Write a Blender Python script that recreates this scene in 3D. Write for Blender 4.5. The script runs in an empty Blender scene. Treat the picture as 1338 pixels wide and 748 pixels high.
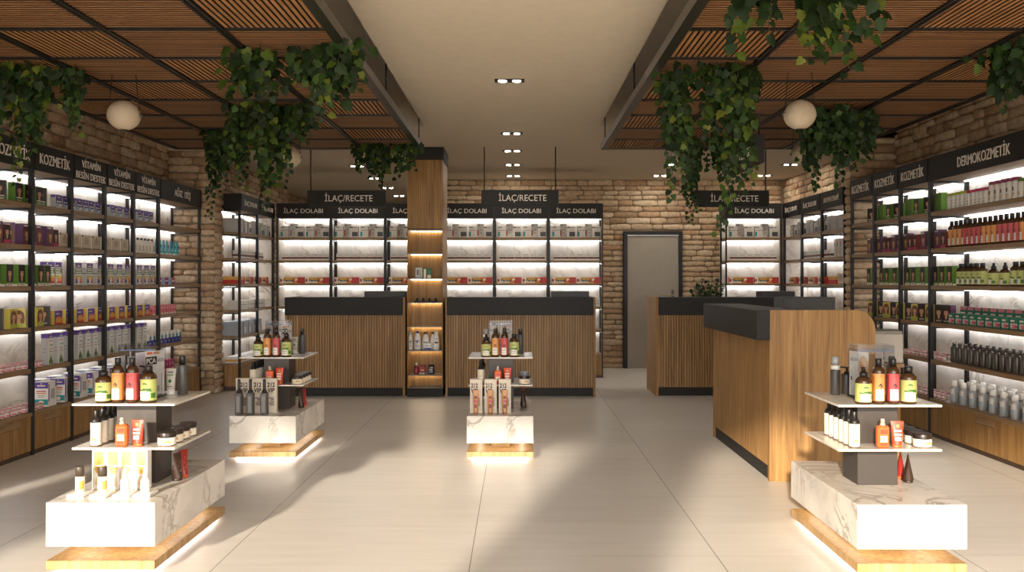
import bpy, math, random
from mathutils import Vector, Matrix
random.seed(11)
S = bpy.context.scene
COL = S.collection
PI = math.pi
CAMH = 1.353

# ------------------------------------------------------------------ materials
def lin(c):
    return tuple(((v/255)/12.92 if v/255 <= .04045 else (((v/255)+.055)/1.055)**2.4) for v in c)

MATS = {}
def newmat(name):
    m = bpy.data.materials.new(name); m.use_nodes = True
    nt = m.node_tree; b = nt.nodes['Principled BSDF']
    return m, nt, b, nt.nodes.new, nt.links.new

def plain(name, c, rough=.5, metal=0, emit=None, trans=0, spec=.5, ior=1.45, var=0, coat=0):
    """flat procedural colour with a faint mottling"""
    if name in MATS: return MATS[name]
    m, nt, b, N, L = newmat(name)
    col = lin(c)+(1,)
    b.inputs['Base Color'].default_value = col
    b.inputs['Roughness'].default_value = rough
    b.inputs['Metallic'].default_value = metal
    b.inputs['IOR'].default_value = ior
    b.inputs['Specular IOR Level'].default_value = spec
    b.inputs['Transmission Weight'].default_value = trans
    b.inputs['Coat Weight'].default_value = coat
    if emit:
        b.inputs['Emission Color'].default_value = col
        b.inputs['Emission Strength'].default_value = emit
    elif not trans:
        tc = N('ShaderNodeTexCoord'); nz = N('ShaderNodeTexNoise'); nz.inputs['Scale'].default_value = 14
        nz.inputs['Detail'].default_value = 3
        mx = N('ShaderNodeMixRGB'); mx.blend_type = 'MULTIPLY'
        rp = N('ShaderNodeValToRGB'); a = 1-.06-var
        rp.color_ramp.elements[0].color = (a, a, a, 1); rp.color_ramp.elements[0].position = .3
        rp.color_ramp.elements[1].color = (1, 1, 1, 1); rp.color_ramp.elements[1].position = .7
        L(tc.outputs['Object'], nz.inputs['Vector']); L(nz.outputs['Fac'], rp.inputs['Fac'])
        mx.inputs['Fac'].default_value = 1; mx.inputs['Color1'].default_value = col
        L(rp.outputs['Color'], mx.inputs['Color2']); L(mx.outputs['Color'], b.inputs['Base Color'])
    MATS[name] = m
    return m

def emitter(name, c, strength):
    if name in MATS: return MATS[name]
    m = bpy.data.materials.new(name); m.use_nodes = True
    nt = m.node_tree; nt.nodes.clear()
    e = nt.nodes.new('ShaderNodeEmission'); o = nt.nodes.new('ShaderNodeOutputMaterial')
    e.inputs['Color'].default_value = lin(c)+(1,); e.inputs['Strength'].default_value = strength
    nt.links.new(e.outputs[0], o.inputs[0])
    MATS[name] = m
    return m

def ramp(N, stops):
    r = N('ShaderNodeValToRGB'); cr = r.color_ramp
    while len(cr.elements) < len(stops): cr.elements.new(.5)
    for e, (p, c) in zip(cr.elements, stops):
        e.position = p; e.color = lin(c)+(1,)
    return r

def wood(name, dark, mid, light, axis='z', rough=.45, scale=1.0):
    if name in MATS: return MATS[name]
    m, nt, b, N, L = newmat(name)
    tc = N('ShaderNodeTexCoord'); mp = N('ShaderNodeMapping')
    s = [34*scale]*3; s['xyz'.index(axis)] = 1.6*scale
    mp.inputs['Scale'].default_value = s
    nz = N('ShaderNodeTexNoise'); nz.inputs['Scale'].default_value = 1; nz.inputs['Detail'].default_value = 6
    nz.inputs['Roughness'].default_value = .62; nz.inputs['Distortion'].default_value = .7
    rp = ramp(N, [(.28, dark), (.5, mid), (.74, light)])
    L(tc.outputs['Object'], mp.inputs['Vector']); L(mp.outputs[0], nz.inputs['Vector'])
    L(nz.outputs['Fac'], rp.inputs['Fac']); L(rp.outputs[0], b.inputs['Base Color'])
    bp = N('ShaderNodeBump'); bp.inputs['Strength'].default_value = .12; bp.inputs['Distance'].default_value = .004
    L(nz.outputs['Fac'], bp.inputs['Height']); L(bp.outputs[0], b.inputs['Normal'])
    b.inputs['Roughness'].default_value = rough
    MATS[name] = m
    return m

def marble(name, base=(224, 217, 207), vein=(122, 106, 90), rough=.22, scale=1.0):
    if name in MATS: return MATS[name]
    m, nt, b, N, L = newmat(name)
    tc = N('ShaderNodeTexCoord'); mp = N('ShaderNodeMapping')
    mp.inputs['Rotation'].default_value = (.3, .5, .6); mp.inputs['Scale'].default_value = (scale, scale, scale*1.25)
    L(tc.outputs['Object'], mp.inputs['Vector'])
    nz = N('ShaderNodeTexNoise'); nz.inputs['Scale'].default_value = 2.1; nz.inputs['Detail'].default_value = 9
    nz.inputs['Roughness'].default_value = .6; nz.inputs['Distortion'].default_value = 1.1
    L(mp.outputs[0], nz.inputs['Vector'])
    sb = N('ShaderNodeMath'); sb.operation = 'SUBTRACT'; sb.inputs[1].default_value = .5
    ab = N('ShaderNodeMath'); ab.operation = 'ABSOLUTE'
    L(nz.outputs['Fac'], sb.inputs[0]); L(sb.outputs[0], ab.inputs[0])
    r1 = N('ShaderNodeValToRGB'); r1.color_ramp.elements[0].position = 0; r1.color_ramp.elements[0].color = (1, 1, 1, 1)
    r1.color_ramp.elements[1].position = .035; r1.color_ramp.elements[1].color = (0, 0, 0, 1)
    L(ab.outputs[0], r1.inputs['Fac'])
    n2 = N('ShaderNodeTexNoise'); n2.inputs['Scale'].default_value = 1.7; n2.inputs['Detail'].default_value = 3
    L(mp.outputs[0], n2.inputs['Vector'])
    r2 = N('ShaderNodeValToRGB'); r2.color_ramp.elements[0].position = .42; r2.color_ramp.elements[0].color = (.08, .08, .08, 1)
    r2.color_ramp.elements[1].position = .68; r2.color_ramp.elements[1].color = (.85, .85, .85, 1)
    L(n2.outputs['Fac'], r2.inputs['Fac'])
    mu = N('ShaderNodeMath'); mu.operation = 'MULTIPLY'; L(r1.outputs[0], mu.inputs[0]); L(r2.outputs[0], mu.inputs[1])
    n3 = N('ShaderNodeTexNoise'); n3.inputs['Scale'].default_value = 3.2; n3.inputs['Detail'].default_value = 5
    L(mp.outputs[0], n3.inputs['Vector'])
    d = tuple(int(v*.9) for v in base)
    r3 = ramp(N, [(.35, d), (.62, base)])
    L(n3.outputs['Fac'], r3.inputs['Fac'])
    mx = N('ShaderNodeMixRGB'); L(mu.outputs[0], mx.inputs['Fac']); L(r3.outputs[0], mx.inputs['Color1'])
    mx.inputs['Color2'].default_value = lin(vein)+(1,)
    L(mx.outputs[0], b.inputs['Base Color']); b.inputs['Roughness'].default_value = rough
    MATS[name] = m
    return m

def island(name, stops, rough=.85, bump=0, bscale=30, spec=.5):
    """colour picked per mesh island (each brick / each leaf its own shade)"""
    if name in MATS: return MATS[name]
    m, nt, b, N, L = newmat(name)
    g = N('ShaderNodeNewGeometry'); rp = ramp(N, stops)
    L(g.outputs['Random Per Island'], rp.inputs['Fac'])
    tc = N('ShaderNodeTexCoord'); nz = N('ShaderNodeTexNoise'); nz.inputs['Scale'].default_value = bscale
    nz.inputs['Detail'].default_value = 6
    L(tc.outputs['Object'], nz.inputs['Vector'])
    mx = N('ShaderNodeMixRGB'); mx.blend_type = 'MULTIPLY'; mx.inputs['Fac'].default_value = .75
    rr = N('ShaderNodeValToRGB'); rr.color_ramp.elements[0].color = (.55, .55, .55, 1); rr.color_ramp.elements[0].position = .3
    rr.color_ramp.elements[1].color = (1.1, 1.1, 1.1, 1); rr.color_ramp.elements[1].position = .7
    L(nz.outputs['Fac'], rr.inputs['Fac']); L(rp.outputs[0], mx.inputs['Color1']); L(rr.outputs[0], mx.inputs['Color2'])
    L(mx.outputs[0], b.inputs['Base Color'])
    if bump:
        bp = N('ShaderNodeBump'); bp.inputs['Strength'].default_value = bump; bp.inputs['Distance'].default_value = .01
        L(nz.outputs['Fac'], bp.inputs['Height']); L(bp.outputs[0], b.inputs['Normal'])
    b.inputs['Roughness'].default_value = rough; b.inputs['Specular IOR Level'].default_value = spec
    MATS[name] = m
    return m

def floor_mat():
    m, nt, b, N, L = newmat('floor_tile')
    tc = N('ShaderNodeTexCoord'); sx = N('ShaderNodeSeparateXYZ'); L(tc.outputs['Object'], sx.inputs[0])
    def mth(op, a, c):
        n = N('ShaderNodeMath'); n.operation = op
        for i, v in enumerate((a, c)):
            if v is None: continue
            if isinstance(v, (int, float)): n.inputs[i].default_value = v
            else: L(v, n.inputs[i])
        return n.outputs[0]
    def joint(o, off, period, half):
        t = mth('DIVIDE', mth('SUBTRACT', o, off), period)
        f = mth('SUBTRACT', t, mth('FLOOR', mth('ADD', t, .5), None))
        return mth('LESS_THAN', mth('ABSOLUTE', f, None), half/period)
    jx = joint(sx.outputs['X'], -.2246, 1.2, .0022); jy = joint(sx.outputs['Y'], 4.313, .598, .0016)
    # streaky stone running across the room
    mp = N('ShaderNodeMapping'); mp.inputs['Scale'].default_value = (.8, 7, 1); L(tc.outputs['Object'], mp.inputs['Vector'])
    nz = N('ShaderNodeTexNoise'); nz.inputs['Scale'].default_value = 2.2; nz.inputs['Detail'].default_value = 7; nz.inputs['Distortion'].default_value = .4
    L(mp.outputs[0], nz.inputs['Vector'])
    rp = ramp(N, [(.25, (208, 202, 192)), (.5, (215, 209, 200)), (.78, (220, 215, 206))])
    L(nz.outputs['Fac'], rp.inputs['Fac'])
    # every tile a slightly different tone
    tx = mth('FLOOR', mth('DIVIDE', mth('SUBTRACT', sx.outputs['X'], -.2246), 1.2), None)
    ty = mth('FLOOR', mth('DIVIDE', mth('SUBTRACT', sx.outputs['Y'], 4.313), .598), None)
    cb = N('ShaderNodeCombineXYZ'); L(tx, cb.inputs[0]); L(ty, cb.inputs[1])
    wn = N('ShaderNodeTexWhiteNoise'); wn.noise_dimensions = '2D'; L(cb.outputs[0], wn.inputs['Vector'])
    tr = N('ShaderNodeMapRange'); tr.inputs['To Min'].default_value = .95; tr.inputs['To Max'].default_value = 1.03
    L(wn.outputs['Value'], tr.inputs['Value'])
    vm = N('ShaderNodeMixRGB'); vm.blend_type = 'MULTIPLY'; vm.inputs['Fac'].default_value = 1
    L(rp.outputs[0], vm.inputs['Color1']); L(tr.outputs[0], vm.inputs['Color2'])
    m1 = N('ShaderNodeMixRGB'); L(mth('MULTIPLY', jy, .4), m1.inputs['Fac']); L(vm.outputs[0], m1.inputs['Color1'])
    m1.inputs['Color2'].default_value = lin((140, 128, 114))+(1,)
    m2 = N('ShaderNodeMixRGB'); L(jx, m2.inputs['Fac']); L(m1.outputs[0], m2.inputs['Color1'])
    m2.inputs['Color2'].default_value = lin((112, 102, 92))+(1,)
    L(m2.outputs[0], b.inputs['Base Color'])
    b.inputs['Roughness'].default_value = .34
    rr = N('ShaderNodeMapRange'); rr.inputs['To Min'].default_value = .27; rr.inputs['To Max'].default_value = .42
    L(nz.outputs['Fac'], rr.inputs['Value']); L(rr.outputs[0], b.inputs['Roughness'])
    MATS['floor'] = m
    return m

OAK = wood('oak_upright', (108, 77, 38), (145, 107, 57), (171, 132, 77), 'z', .55)
OAKX = wood('oak_shelf', (112, 86, 56), (140, 111, 76), (160, 131, 94), 'x')
OAKP = wood('oak_plinth', (146, 112, 66), (180, 142, 92), (202, 166, 116), 'z')
OAKD = wood('oak_groove', (48, 31, 17), (62, 40, 22), (74, 50, 28), 'z')
SLAT = wood('slat_wood', (122, 84, 50), (150, 107, 66), (170, 126, 82), 'x', .55)
SLAT_GAP = wood('slat_gap_shade', (50, 30, 16), (64, 40, 22), (78, 50, 28), 'x', .7)  # dark sheet added above the slats, colours the gaps as if unlit
MARB = marble('marble_slab')
MARBW = marble('marble_back', (240, 233, 222), (140, 120, 98), .35, 1.2)
BLACK = plain('black_laminate', (34, 32, 30), .55, spec=.3)
SIGNB = plain('sign_black', (36, 34, 33), .55, spec=.3)
METAL = plain('black_metal', (34, 32, 31), .42, .3)
GREYM = plain('grey_steel', (108, 104, 100), .38, .6)
BEAMM = plain('beam_charcoal', (66, 62, 58), .32, .6)
LETTER = plain('letter_white', (226, 218, 206), .5)
CEILM = plain('ceiling_paint', (216, 205, 186), .85)
DOORM = plain('door_leaf', (160, 150, 136), .5)
MORTAR = plain('mortar', (140, 120, 98), .95, var=.1)
BRICK = island('stone_brick', [(0, (154, 124, 94)), (.2, (194, 168, 136)), (.5, (206, 184, 154)), (.7, (176, 140, 106)), (1, (214, 192, 164))], .9, .7, 20)
LEAF = island('ivy_leaf', [(0, (16, 32, 10)), (.5, (28, 50, 16)), (.78, (44, 70, 22)), (.93, (78, 94, 28)), (1, (108, 114, 40))], .6, 0, 18, .25)
LEAFD = island('ivy_dark', [(0, (16, 34, 12)), (.5, (28, 50, 18)), (.88, (44, 70, 28)), (1, (92, 112, 54))], .6, 0, 18, .25)
STEM = plain('stem_brown', (70, 62, 34), .8)
LED = emitter('led_white', (247, 250, 255), 11.0)
LEDW = emitter('led_warm', (255, 232, 196), 15.0)
LEDG = emitter('led_plinth', (255, 246, 230), 7.0); LEDF = emitter('led_floor_glow', (250, 250, 255), 7.0)
LAMP = emitter('downlight_lamp', (255, 246, 232), 200.0)
CHARC = plain('column_charcoal', (64, 57, 51), .45, .1)

# ------------------------------------------------------------------ mesh builder
class MB:
    def __init__(s):
        s.v = []; s.f = []; s.m = []; s.sm = []; s.mats = []
    def mi(s, mat):
        if mat not in s.mats: s.mats.append(mat)
        return s.mats.index(mat)
    def face(s, pts, mat, smooth=False):
        b = len(s.v); s.v += [tuple(p) for p in pts]
        s.f.append(tuple(range(b, b+len(pts)))); s.m.append(s.mi(mat)); s.sm.append(smooth)
    def box(s, x0, x1, y0, y1, z0, z1, mat, front=None, side=None, top=None):
        b = len(s.v)
        s.v += [(x0,y0,z0),(x1,y0,z0),(x1,y1,z0),(x0,y1,z0),(x0,y0,z1),(x1,y0,z1),(x1,y1,z1),(x0,y1,z1)]
        for q, mm in (((0,1,5,4), front), ((1,2,6,5), side), ((2,3,7,6), None), ((3,0,4,7), side), ((4,5,6,7), top), ((3,2,1,0), None)):
            s.f.append(tuple(b+i for i in q)); s.m.append(s.mi(mm or mat)); s.sm.append(False)
        return s
    def bbox(s, x0, x1, y0, y1, z0, z1, mat, r=.004):
        """box with chamfered edges (all twelve)"""
        r = min(r, (x1-x0)/3, (y1-y0)/3, (z1-z0)/3)
        X = (x0, x0+r, x1-r, x1); Y = (y0, y0+r, y1-r, y1); Z = (z0, z0+r, z1-r, z1)
        def P(i, j, k): return (X[i], Y[j], Z[k])
        F = s.face
        F([P(1,0,1),P(2,0,1),P(2,0,2),P(1,0,2)], mat); F([P(2,3,1),P(1,3,1),P(1,3,2),P(2,3,2)], mat)
        F([P(3,1,1),P(3,2,1),P(3,2,2),P(3,1,2)], mat); F([P(0,2,1),P(0,1,1),P(0,1,2),P(0,2,2)], mat)
        F([P(1,1,3),P(2,1,3),P(2,2,3),P(1,2,3)], mat); F([P(1,2,0),P(2,2,0),P(2,1,0),P(1,1,0)], mat)
        F([P(2,0,1),P(3,1,1),P(3,1,2),P(2,0,2)], mat); F([P(3,2,1),P(2,3,1),P(2,3,2),P(3,2,2)], mat)
        F([P(1,3,1),P(0,2,1),P(0,2,2),P(1,3,2)], mat); F([P(0,1,1),P(1,0,1),P(1,0,2),P(0,1,2)], mat)
        F([P(1,0,2),P(2,0,2),P(2,1,3),P(1,1,3)], mat); F([P(3,1,2),P(3,2,2),P(2,2,3),P(2,1,3)], mat)
        F([P(2,3,2),P(1,3,2),P(1,2,3),P(2,2,3)], mat); F([P(0,2,2),P(0,1,2),P(1,1,3),P(1,2,3)], mat)
        F([P(2,0,1),P(1,0,1),P(1,1,0),P(2,1,0)], mat); F([P(3,2,1),P(3,1,1),P(2,1,0),P(2,2,0)], mat)
        F([P(1,3,1),P(2,3,1),P(2,2,0),P(1,2,0)], mat); F([P(0,1,1),P(0,2,1),P(1,2,0),P(1,1,0)], mat)
        for a, b_, c in (((2,0,2),(3,1,2),(2,1,3)), ((3,2,2),(2,3,2),(2,2,3)), ((1,3,2),(0,2,2),(1,2,3)), ((0,1,2),(1,0,2),(1,1,3)),
                         ((3,1,1),(2,0,1),(2,1,0)), ((2,3,1),(3,2,1),(2,2,0)), ((0,2,1),(1,3,1),(1,2,0)), ((1,0,1),(0,1,1),(1,1,0))):
            F([P(*a), P(*b_), P(*c)], mat)
        return s
    def lathe(s, prof, mat, seg=16, cx=0, cy=0, sx=1, sy=1, mats=None):
        """prof: (radius, z) from bottom to top; sx, sy squash the section"""
        b = len(s.v)
        for r, z in prof:
            for i in range(seg):
                a = 2*PI*i/seg
                s.v.append((cx+r*sx*math.cos(a), cy+r*sy*math.sin(a), z))
        for k in range(len(prof)-1):
            mm = mats[k] if mats else mat
            for i in range(seg):
                j = (i+1) % seg
                s.f.append((b+k*seg+i, b+k*seg+j, b+(k+1)*seg+j, b+(k+1)*seg+i)); s.m.append(s.mi(mm)); s.sm.append(True)
        n = len(prof)-1
        if prof[0][0] > 1e-5: s.f.append(tuple(b+i for i in reversed(range(seg)))); s.m.append(s.mi(mats[0] if mats else mat)); s.sm.append(False)
        if prof[n][0] > 1e-5: s.f.append(tuple(b+n*seg+i for i in range(seg))); s.m.append(s.mi(mats[-1] if mats else mat)); s.sm.append(False)
        return s
    def arc(s, r, z0, z1, a0, a1, mat, seg=10, cx=0, cy=0):
        """curved label patch; angles measured from the front (-Y), degrees"""
        P = []
        for i in range(seg+1):
            a = math.radians(-90+a0+(a1-a0)*i/seg)
            P.append((cx+r*math.cos(a), cy+r*math.sin(a)))
        for i in range(seg):
            s.face([(P[i][0],P[i][1],z0),(P[i+1][0],P[i+1][1],z0),(P[i+1][0],P[i+1][1],z1),(P[i][0],P[i][1],z1)], mat, True)
        return s
    def tube(s, pts, r, mat, seg=6):
        b = len(s.v); pts = [Vector(p) for p in pts]
        for k, p in enumerate(pts):
            d = (pts[min(k+1, len(pts)-1)]-pts[max(k-1, 0)]).normalized()
            u = d.cross(Vector((0, 0, 1)))
            if u.length < .01: u = d.cross(Vector((1, 0, 0)))
            u.normalize(); w = d.cross(u)
            rr = r[k] if isinstance(r, (list, tuple)) else r
            for i in range(seg):
                a = 2*PI*i/seg
                s.v.append(tuple(p+u*math.cos(a)*rr+w*math.sin(a)*rr))
        for k in range(len(pts)-1):
            for i in range(seg):
                j = (i+1) % seg
                s.f.append((b+k*seg+i, b+(k+1)*seg+i, b+(k+1)*seg+j, b+k*seg+j)); s.m.append(s.mi(mat)); s.sm.append(True)
        s.f.append(tuple(b+i for i in range(seg))); s.m.append(s.mi(mat)); s.sm.append(False)
        e = b+(len(pts)-1)*seg
        s.f.append(tuple(e+i for i in reversed(range(seg)))); s.m.append(s.mi(mat)); s.sm.append(False)
        return s
    def rect(s, x0, x1, z0, z1, y, mat):
        """print on a face that looks to -Y"""
        s.face([(x0,y,z0),(x1,y,z0),(x1,y,z1),(x0,y,z1)], mat); return s
    def rside(s, y0, y1, z0, z1, x, mat):
        """print on a side face (x > 0 looks to +X, x < 0 to -X)"""
        P = [(x,y0,z0),(x,y1,z0),(x,y1,z1),(x,y0,z1)]
        s.face(P if x > 0 else P[::-1], mat); return s
    def oval(s, cx, cz, rx, rz, y, mat, seg=14, a0=0, a1=360):
        s.face([(cx+rx*math.cos(math.radians(a0+(a1-a0)*i/seg)), y, cz+rz*math.sin(math.radians(a0+(a1-a0)*i/seg))) for i in range(seg)], mat)
        return s
    def mesh(s, name):
        me = bpy.data.meshes.new(name)
        me.from_pydata(s.v, [], s.f)
        for m in s.mats: me.materials.append(m)
        me.polygons.foreach_set('material_index', s.m)
        me.polygons.foreach_set('use_smooth', s.sm)
        me.update()
        return me
    def build(s, name, parent=None, loc=(0,0,0), rz=0):
        return link(name, s.mesh(name), parent, loc, rz)

def link(name, me, parent=None, loc=(0,0,0), rz=0):
    o = bpy.data.objects.new(name, me); COL.objects.link(o)
    o.location = loc; o.rotation_euler = (0, 0, rz)
    if parent: o.parent = parent
    return o

def tag(o, label, cat, group=None):
    o['label'] = label; o['category'] = cat
    if group: o['group'] = group
    return o

def structure(o):
    o['kind'] = 'structure'; return o

def empty(name, loc, rz=0):
    o = bpy.data.objects.new(name, None); COL.objects.link(o)
    o.location = loc; o.rotation_euler = (0, 0, rz); o.empty_display_size = .1
    return o

TEXTS = {}
def text_mesh(txt, w, h, mat, depth=.004, bold=0):
    """lettering in the XZ plane facing -Y, centred on the origin, fitted to w x h"""
    key = (txt, w, h, mat.name)
    if key in TEXTS: return TEXTS[key]
    cu = bpy.data.curves.new('t', 'FONT'); cu.body = txt; cu.size = 1; cu.resolution_u = 3
    cu.extrude = .01; cu.offset = bold
    ob = bpy.data.objects.new('t', cu); COL.objects.link(ob)
    dg = bpy.context.evaluated_depsgraph_get()
    me = bpy.data.meshes.new_from_object(ob.evaluated_get(dg))
    bpy.data.objects.remove(ob); bpy.data.curves.remove(cu)
    xs = [v.co.x for v in me.vertices]; ys = [v.co.y for v in me.vertices]; zs = [v.co.z for v in me.vertices]
    if not xs: return me
    # fit by the capital height (about .73 of the size) so accents and cedillas may stick out
    sx = w/(max(xs)-min(xs)); sy = h/.73; mx = (max(xs)+min(xs))/2
    sz = depth/max(1e-6, max(zs)-min(zs))
    for v in me.vertices:
        x, y, z = v.co
        v.co = ((x-mx)*sx, -(z-min(zs))*sz, (y-.365)*sy)
    me.materials.clear(); me.materials.append(mat); me.name = 'lettering'
    for p in me.polygons: p.material_index = 0
    TEXTS[key] = me
    return me
# light and storefront
FRONT_PIERS = [(-1.7, -.82)]
FRONT_TOP = 2.4
WORLD_COL = (1.0, .98, .95, 1); WORLD_STR = 6.5
SUN_E = 5.2; SUN_ANG = 2.2; SUN_DIR = (.28, 1, -.285)
EXPO = 0.68
# ------------------------------------------------------------------ room shell
def bricks(mb, origin, u, n, U, H, holes=(), rng=None, v0=0.0):
    rng = rng or random.Random(5)
    O = Vector(origin); u = Vector(u); n = Vector(n); Z = Vector((0, 0, 1))
    v = v0
    while v < H-.02:
        h = min(rng.uniform(.066, .1), H-v)
        if H-v-h < .03: h = H-v
        spans = [(0, U)]
        for (a, b_, c, d) in holes:
            if c < v+h*.5 < d:
                ns = []
                for s0, s1 in spans:
                    if b_ <= s0 or a >= s1: ns.append((s0, s1)); continue
                    if a > s0: ns.append((s0, a))
                    if b_ < s1: ns.append((b_, s1))
                spans = ns
        for s0, s1 in spans:
            x = s0
            while x < s1-.01:
                w = rng.uniform(.15, .4)
                if s1-x-w < .12: w = s1-x
                w = min(w, s1-x)
                g = .0045
                dv0 = rng.uniform(-.004, .004)
                xa, xb, va, vb = x+g*rng.random(), x+w-g, v+g*.6+dv0, v+h-g*.6+dv0
                nx = max(2, int(w/.08)); ring = []
                for i in range(nx): ring.append((xa+(xb-xa)*i/nx, va))
                ring += [(xb, va), (xb, (va+vb)/2)]
                for i in range(nx): ring.append((xb-(xb-xa)*i/nx, vb))
                ring += [(xa, vb), (xa, (va+vb)/2)]
                k = len(ring); cx, cv = (xa+xb)/2, (va+vb)/2
                jit = [(rng.uniform(-.005, .005), rng.uniform(-.0045, .0045)) for _ in ring]
                dep = rng.uniform(.014, .03)
                if rng.random() < .12: dep += .012
                b = len(mb.v)
                hw, hh = (xb-xa)/2, (vb-va)/2
                for (ins, dd) in ((0, 0), (.0025, dep*.65), (.011, dep)):
                    for (px, pv), (jx, jv) in zip(ring, jit):
                        # pull the corners in so the stone reads rounded
                        ex, ev = abs(px-cx)/hw, abs(pv-cv)/hh
                        corner = .008 if ex > .98 and ev > .98 else 0
                        q = ins+corner
                        fx = cx+(px-cx)*(1-q/hw)+jx; fv = cv+(pv-cv)*(1-q/hh)+jv
                        d2 = dd+(rng.uniform(-.003, .003) if dd > dep*.9 else 0)
                        fx = min(max(fx, s0), s1); fv = max(0, fv)
                        mb.v.append(tuple(O+u*fx+Z*fv+n*d2))
                mb.v.append(tuple(O+u*cx+Z*cv+n*(dep*1.1)))
                mi = mb.mi(BRICK)
                for r in range(2):
                    for i in range(k):
                        j = (i+1) % k
                        mb.f.append((b+r*k+i, b+r*k+j, b+(r+1)*k+j, b+(r+1)*k+i)); mb.m.append(mi); mb.sm.append(True)
                for i in range(k):
                    mb.f.append((b+2*k+i, b+2*k+(i+1) % k, b+3*k)); mb.m.append(mi); mb.sm.append(True)
                x += w
        v += h

CEIL = 2.89; REC = 3.084; XA = -.933; XB = .826; YREC = 8.81; YF = -1.3
XL, XR = -4.15, 4.1
m = MB(); m.box(-8, 8, YF-.1, 18, -.1, 0, MORTAR)
fm = floor_mat(); m.face([(-8,YF-.1,0),(8,YF-.1,0),(8,18,0),(-8,18,0)], fm); m.f.pop(4); m.m.pop(4); m.sm.pop(4)
structure(m.build('floor'))
m = MB()
m.box(-3.33, 3.225, YREC, 18, CEIL, 3.3, CEILM); m.box(-6, -3.33, 10.45, 18, CEIL, 3.3, CEILM); m.box(3.225, 6, 9.5, 18, CEIL, 3.3, CEILM)
m.box(XA, XB, YF, YREC, CEIL, 3.3, CEILM)
m.box(-6, XA, YF, 10.5, REC, 3.32, CEILM); m.box(XB, 6, YF, 10.5, REC, 3.32, CEILM)
structure(m.build('ceiling'))

# left wall, its pier, the set-back rear stretch and the deep rear wall
m = MB(); m.box(XL-.2, XL, 2.66, 10.62, 0, 3.1, MORTAR); m.box(XL-.2, XL, YF, 1.45, 0, 3.1, MORTAR); m.box(XL-.2, XL, 1.45, 2.66, 0, .55, MORTAR); m.box(XL-.2, XL, 1.45, 2.66, 1.35, 3.1, MORTAR); bricks(m, (XL, 4.9, 0), (0,1,0), (1,0,0), 10.45-4.9, 3.09, rng=random.Random(1))  # unseen opening in this wall, added to throw a sun streak on the floor
structure(m.build('wall_left'))
m = MB(); m.box(XL, -3.6, 10.46, 10.72, 0, 2.9, MORTAR)
bricks(m, (XL, 10.46, 0), (1,0,0), (0,-1,0), .565, 2.89, rng=random.Random(2)); bricks(m, (-3.6, 10.45, 0), (0,1,0), (1,0,0), .27, 2.89, rng=random.Random(3))
structure(m.build('wall_pier_left'))
m = MB(); m.box(-4.3, -3.8, 10.72, 14.5, 0, 2.9, MORTAR); bricks(m, (-3.8, 10.75, 0), (0,1,0), (1,0,0), 3.75, 2.89, v0=2.2 if False else 0, rng=random.Random(4))
structure(m.build('wall_left_rear'))
m = MB(); m.box(-4.3, -4.05, 14.48, 17.5, 0, 2.9, MORTAR); bricks(m, (-4.05, 14.5, 0), (0,1,0), (1,0,0), 3.0, 2.89, rng=random.Random(6), v0=1.9)
m.box(-4.25, -1.1, 17.5, 17.7, 0, 2.9, MORTAR); bricks(m, (-4.05, 17.5, 0), (1,0,0), (0,-1,0), 2.95, 2.89, rng=random.Random(7), v0=1.9)
m.box(-1.1, -.95, 13.52, 17.5, 0, 2.9, MORTAR)
structure(m.build('wall_back_left'))
DX0, DX1, DZ = 1.625, 2.52, 2.095
m = MB(); m.box(-1.1, DX0, 13.52, 13.7, 0, 2.9, MORTAR); m.box(DX1, 4.3, 13.52, 13.7, 0, 2.9, MORTAR); m.box(DX0, DX1, 13.52, 13.7, DZ, 2.9, MORTAR)
bricks(m, (-1.1, 13.52, 0), (1,0,0), (0,-1,0), 5.15, 2.89, [(DX0+1.1, DX1+1.1, -1, DZ)], rng=random.Random(8))
structure(m.build('wall_back'))
m = MB(); m.box(XR, XR+.2, YF, 13.52, 0, 3.1, MORTAR); bricks(m, (XR, 13.5, 0), (0,-1,0), (-1,0,0), 13.5-4.6, 3.09, rng=random.Random(9))
structure(m.build('wall_right'))
m = MB(); m.box(3.6, XR, 9.5, 9.64, 0, 3.08, MORTAR); bricks(m, (3.6, 9.5, 0), (1,0,0), (0,-1,0), .49, 2.89, rng=random.Random(10)); bricks(m, (3.6, 9.64, 0), (0,-1,0), (-1,0,0), .14, 2.89, rng=random.Random(12))
structure(m.build('wall_pier_right'))
# storefront behind the camera: piers and lintel the sun comes past
STONE = plain('front_plaster', (186, 172, 150), .9)
m = MB()
for a, b_ in FRONT_PIERS: m.box(a, b_, YF, YF+.25, 0, 3.1, STONE)
m.box(-4.4, 4.3, YF, YF+.25, FRONT_TOP, 3.1, STONE)
structure(m.build('wall_front'))
m = MB(); m.box(-30, 30, -40, YF-.1, -.15, -.02, plain('pavement', (170, 160, 146), .9))
structure(m.build('street_pavement'))

# door
d = empty('door_1', (0, 0, 0)); structure(d)
m = MB(); f = .055
m.bbox(DX0-.0, DX0+f, 13.44, 13.56, 0, DZ, METAL); m.bbox(DX1-f, DX1, 13.44, 13.56, 0, DZ, METAL); m.bbox(DX0+f, DX1-f, 13.44, 13.56, DZ-f, DZ, METAL)
m.build('door_frame', d)
m = MB(); m.bbox(DX0+f+.003, DX1-f-.003, 13.47, 13.52, .001, DZ-f-.003, DOORM, .006)
leaf = m.build('door_leaf', d)
m = MB(); hx = DX1-f-.09
m.bbox(hx-.022, hx+.022, 13.455, 13.47, 1.02, 1.2, GREYM, .004)
m.tube([(hx, 13.46, 1.12), (hx, 13.42, 1.12)], .011, GREYM); m.tube([(hx+.01, 13.42, 1.12), (hx-.2, 13.415, 1.12)], .011, plain('handle_brass', (176, 158, 128), .35, .7))
m.build('door_handle', leaf)

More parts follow.
